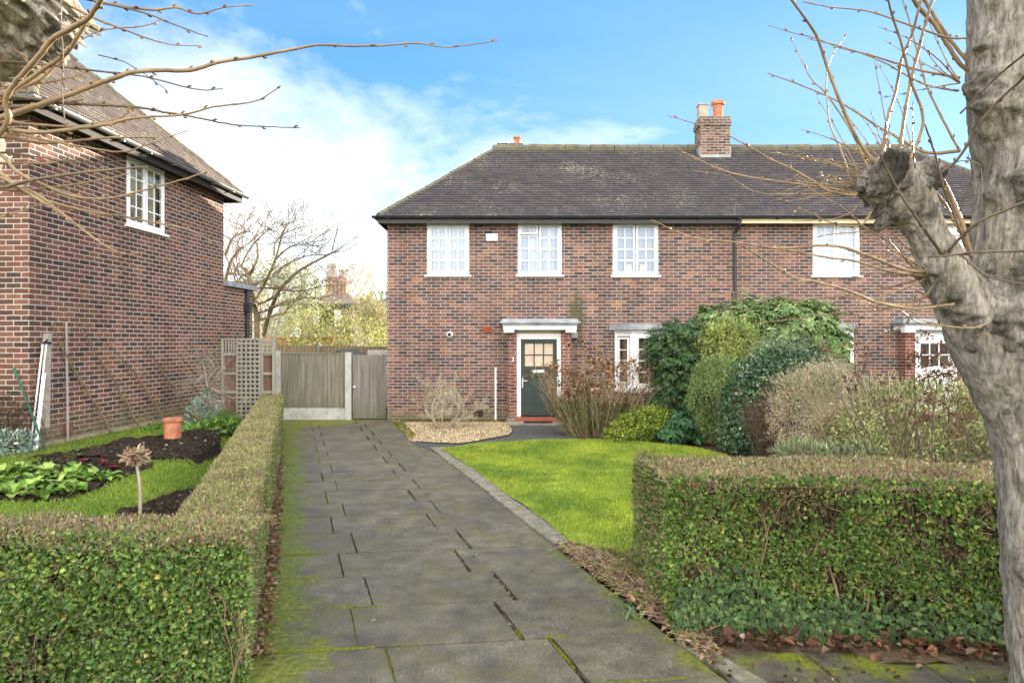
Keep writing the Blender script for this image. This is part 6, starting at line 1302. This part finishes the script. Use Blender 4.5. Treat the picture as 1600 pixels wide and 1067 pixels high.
LS = [(z1([(-90, 720), (0, 660), (40, 580), (30, 490), (80, 400), (170, 300), (250, 200), (330, 150), (420, 100), (470, 40), (500, -10)]), 2.6, 2.3, .013, .009, 0),
 (z1([(-120, 640), (0, 580), (150, 530), (300, 480), (430, 430), (560, 385), (680, 350), (930, 345), (1080, 305), (1255, 278)])+[(470, 75), (500, 71), (580, 72), (650, 68), (700, 74), (780, 64)], 2.6, 2.6, .015, .0018, 0),
 (z1([(-150, 440), (0, 465), (200, 490), (300, 505), (480, 515), (660, 525), (800, 550), (900, 565), (1100, 605), (1255, 620)])+[(470, 200)], 2.6, 2.7, .010, .0018, 1), (z1([(-150, 700), (0, 640), (200, 650), (380, 630), (530, 610), (600, 590), (700, 575), (890, 565), (1050, 525), (1255, 495)])+[(440, 134)], 2.6, 2.4, .011, .0018, 0),
 (z1([(-150, 290), (0, 300), (200, 315), (440, 345), (700, 375), (950, 437), (1095, 437)]), 2.7, 2.7, .007, .002, 1), (z1([(-150, 720), (0, 670), (200, 700), (380, 690), (540, 675), (780, 675)]), 2.65, 2.9, .011, .003, 0),
 (z1([(-150, 740), (0, 640), (180, 680), (400, 720), (600, 745), (720, 710), (920, 640)]), 2.65, 2.8, .008, .002, 0), (z1([(-120, 790), (0, 750), (150, 765), (400, 800), (620, 790)]), 2.65, 2.7, .006, .002, 1), (z1([(-120, 880), (0, 920), (150, 885), (380, 850), (620, 825), (715, 822)]), 2.6, 2.5, .009, .003, 1),
 (z1([(-120, 860), (0, 930), (250, 920), (450, 890), (630, 855)]), 2.7, 2.8, .009, .002, 0), (z1([(-120, 780), (0, 760), (80, 840), (200, 900), (350, 960), (520, 975), (700, 935), (900, 880), (1035, 835)]), 2.6, 2.6, .010, .002, 0),
 (z1([(-120, 800), (0, 850), (100, 930), (250, 990), (450, 1040), (600, 1060)])+[(230, 346), (290, 358), (340, 380)], 2.6, 2.7, .010, .002, 0), ([(-30, 262), (25, 290), (60, 305), (105, 340), (143, 369), (172, 388), (197, 397), (223, 394)], 2.6, 2.6, .006, .002, 0),
 ([(60, -20), (120, -8), (150, 2), (190, 10), (240, 16), (275, 12), (310, 22), (350, 12), (398, 8)], 2.75, 2.8, .010, .002, 0), ([(90, -10), (175, 8), (230, 22), (270, 38), (325, 58)], 2.75, 2.7, .006, .002, 1), ([(100, 5), (150, 30), (190, 45), (230, 60), (270, 70), (315, 72)], 2.75, 2.9, .006, .002, 0),
 (z1([(-80, 560), (20, 470), (130, 400), (230, 330), (300, 285), (350, 230), (400, 150), (430, 90)]), 2.7, 2.5, .012, .007, 0), (z1([(-60, 480), (60, 440), (180, 400), (280, 310), (330, 250)]), 2.7, 2.7, .012, .006, 0), (z1([(-100, 620), (0, 530), (120, 520), (300, 500), (420, 490)]), 2.75, 2.8, .010, .003, 0),
 (z1([(-100, 700), (0, 600), (160, 610), (380, 620), (560, 590), (640, 545)]), 2.7, 2.6, .008, .003, 0), (z1([(-100, 780), (0, 800), (140, 800), (260, 800), (340, 770)]), 2.7, 2.7, .008, .003, 0), (z1([(-100, 850), (0, 870), (60, 900), (160, 960), (260, 1020), (340, 1070)]), 2.6, 2.6, .009, .004, 0), (z1([(-60, 1080), (0, 1065), (120, 1030), (220, 985)]), 2.6, 2.7, .008, .002, 0),
 (z1([(-80, 520), (10, 440), (90, 420), (200, 410), (330, 385), (440, 350)]), 2.75, 2.8, .006, .002, 0), (z1([(300, 0), (300, 120), (310, 300), (305, 450), (320, 620)]), 2.5, 2.5, .003, .002, 1), (z1([(60, 240), (110, 270), (130, 300)]), 2.7, 2.7, .006, .004, 0), (z1([(400, 195), (470, 160), (560, 140), (700, 130), (810, 90)]), 2.8, 2.9, .004, .002, 0), (z1([(480, 270), (620, 310), (760, 400), (830, 455)]), 2.8, 2.9, .003, .0015, 1)]
for a, y0, y1, r0, r1, dk in LS: shoot(lt, a, y0, y1, r0*.85, r1, M_shootdark if dk else M_shoot)

# ------------------------------------------------------------------ sun, sky, camera
SAZ, SEL = R(48), R(13)                      # sun: azimuth from +x towards +y, elevation
sd_ = Vector((math.cos(SAZ)*math.cos(SEL), math.sin(SAZ)*math.cos(SEL), math.sin(SEL)))
sun = bpy.data.lights.new('sun', 'SUN'); sun.energy = 4.6; sun.angle = R(.6); sun.color = (1.0, .88, .72)
so = bpy.data.objects.new('sun', sun); COL.objects.link(so); so.rotation_euler = (-sd_).to_track_quat('-Z', 'Y').to_euler()
W = bpy.data.worlds.new('World'); scene.world = W; W.use_nodes = True; t = W.node_tree; t.nodes.clear()
def wn(ty, **k):
    n = t.nodes.new(ty)
    for a, b in k.items(): setattr(n, a, b)
    return n
def wmth(op, a, b=0.0, clamp=False):
    n = wn('ShaderNodeMath', operation=op, use_clamp=clamp)
    for s, v in ((n.inputs[0], a), (n.inputs[1], b)):
        if hasattr(v, 'is_output'): t.links.new(v, s)
        else: s.default_value = v
    return n.outputs[0]
out = wn('ShaderNodeOutputWorld'); bgd = wn('ShaderNodeBackground'); bgd.inputs['Strength'].default_value = .12; t.links.new(bgd.outputs[0], out.inputs[0])
sky = wn('ShaderNodeTexSky', sky_type='NISHITA', sun_disc=False); sky.sun_elevation = SEL; sky.sun_rotation = math.pi/2-SAZ; sky.altitude = 50; sky.air_density = 1.0; sky.dust_density = .2; sky.ozone_density = 1.6
tc_ = wn('ShaderNodeTexCoord'); sep = wn('ShaderNodeSeparateXYZ'); t.links.new(tc_.outputs['Generated'], sep.inputs[0]); dx_, dy_, dz_ = sep.outputs
zz = wmth('ADD', wmth('MAXIMUM', dz_, 0.0), .22); cb = wn('ShaderNodeCombineXYZ'); t.links.new(wmth('DIVIDE', dx_, zz), cb.inputs[0]); t.links.new(wmth('DIVIDE', dy_, zz), cb.inputs[1])
nz = wn('ShaderNodeTexNoise'); nz.inputs['Scale'].default_value = 1.5; nz.inputs['Detail'].default_value = 9; nz.inputs['Roughness'].default_value = .62; nz.inputs['Distortion'].default_value = .25; t.links.new(cb.outputs[0], nz.inputs['Vector'])
# cloud bank low on the left of the street and unseen bright cloud added behind the viewer as fill light
q1 = wmth('SUBTRACT', wmth('ADD', wmth('MULTIPLY', dy_, .185), wmth('MULTIPLY', dx_, -.28)), dz_)
q2 = wmth('SUBTRACT', wmth('MULTIPLY', dy_, -.9), .05)
q = wmth('MAXIMUM', wmth('MULTIPLY', q1, 2.2), q2)
cl = wmth('ADD', wmth('ADD', wmth('MULTIPLY', wmth('SUBTRACT', nz.outputs['Fac'], .5), 1.9), .36), q)
rp = wn('ShaderNodeValToRGB'); rp.color_ramp.elements[0].position = .0; rp.color_ramp.elements[0].color = (0, 0, 0, 1); rp.color_ramp.elements[1].position = .72; rp.color_ramp.elements[1].color = (1, 1, 1, 1); t.links.new(cl, rp.inputs[0])
# thin high veil
nz2 = wn('ShaderNodeTexNoise'); nz2.inputs['Scale'].default_value = .9; nz2.inputs['Detail'].default_value = 6; mp = wn('ShaderNodeMapping'); mp.inputs['Scale'].default_value = (.6, 2.0, 1); mp.inputs['Rotation'].default_value = (0, 0, .6); t.links.new(cb.outputs[0], mp.inputs[0]); t.links.new(mp.outputs[0], nz2.inputs['Vector'])
veil = wmth('MULTIPLY', wmth('SUBTRACT', nz2.outputs['Fac'], .42, True), .40, True)
mask = wmth('MAXIMUM', rp.outputs[0], veil)
mxs = wn('ShaderNodeMix', data_type='RGBA'); t.links.new(mask, mxs.inputs[0]); cb2 = wn('ShaderNodeMix', data_type='RGBA'); cb2.inputs[6].default_value = (9.6, 9.15, 8.5, 1); cb2.inputs[7].default_value = (3.4, 3.45, 3.5, 1); t.links.new(wmth('ADD', wmth('MULTIPLY', dy_, 2.0), .3, True), cb2.inputs[0]); t.links.new(cb2.outputs[2], mxs.inputs[7])
sg = wn('ShaderNodeMix', data_type='RGBA', blend_type='MULTIPLY'); sg.inputs[0].default_value = 1; t.links.new(sky.outputs[0], sg.inputs[6]); sg.inputs[7].default_value = SKYT; gr_ = wn('ShaderNodeValToRGB'); gr_.color_ramp.elements[0].position = .0; gr_.color_ramp.elements[0].color = (.72, 1.3, 1.95, 1); gr_.color_ramp.elements[1].position = .5; gr_.color_ramp.elements[1].color = (.19, .82, 1.95, 1); t.links.new(dz_, gr_.inputs[0])
sm = wn('ShaderNodeMix', data_type='RGBA'); sm.inputs[0].default_value = .8; t.links.new(sg.outputs[2], sm.inputs[6]); t.links.new(gr_.outputs[0], sm.inputs[7]); t.links.new(sm.outputs[2], mxs.inputs[6])
t.links.new(mxs.outputs[2], bgd.inputs['Color'])
cam = bpy.data.cameras.new('camera'); co = bpy.data.objects.new('camera', cam); COL.objects.link(co); co.location = (0, 0, 1.88); co.rotation_euler = (R(90), 0, 0)
cam.sensor_width = 36; cam.lens = 36*F/1600; cam.clip_start = .05; cam.clip_end = 3000; scene.camera = co
scene.view_settings.view_transform = 'Standard'; scene.view_settings.look = 'None'; scene.view_settings.exposure = EXPO; scene.view_settings.gamma = 1
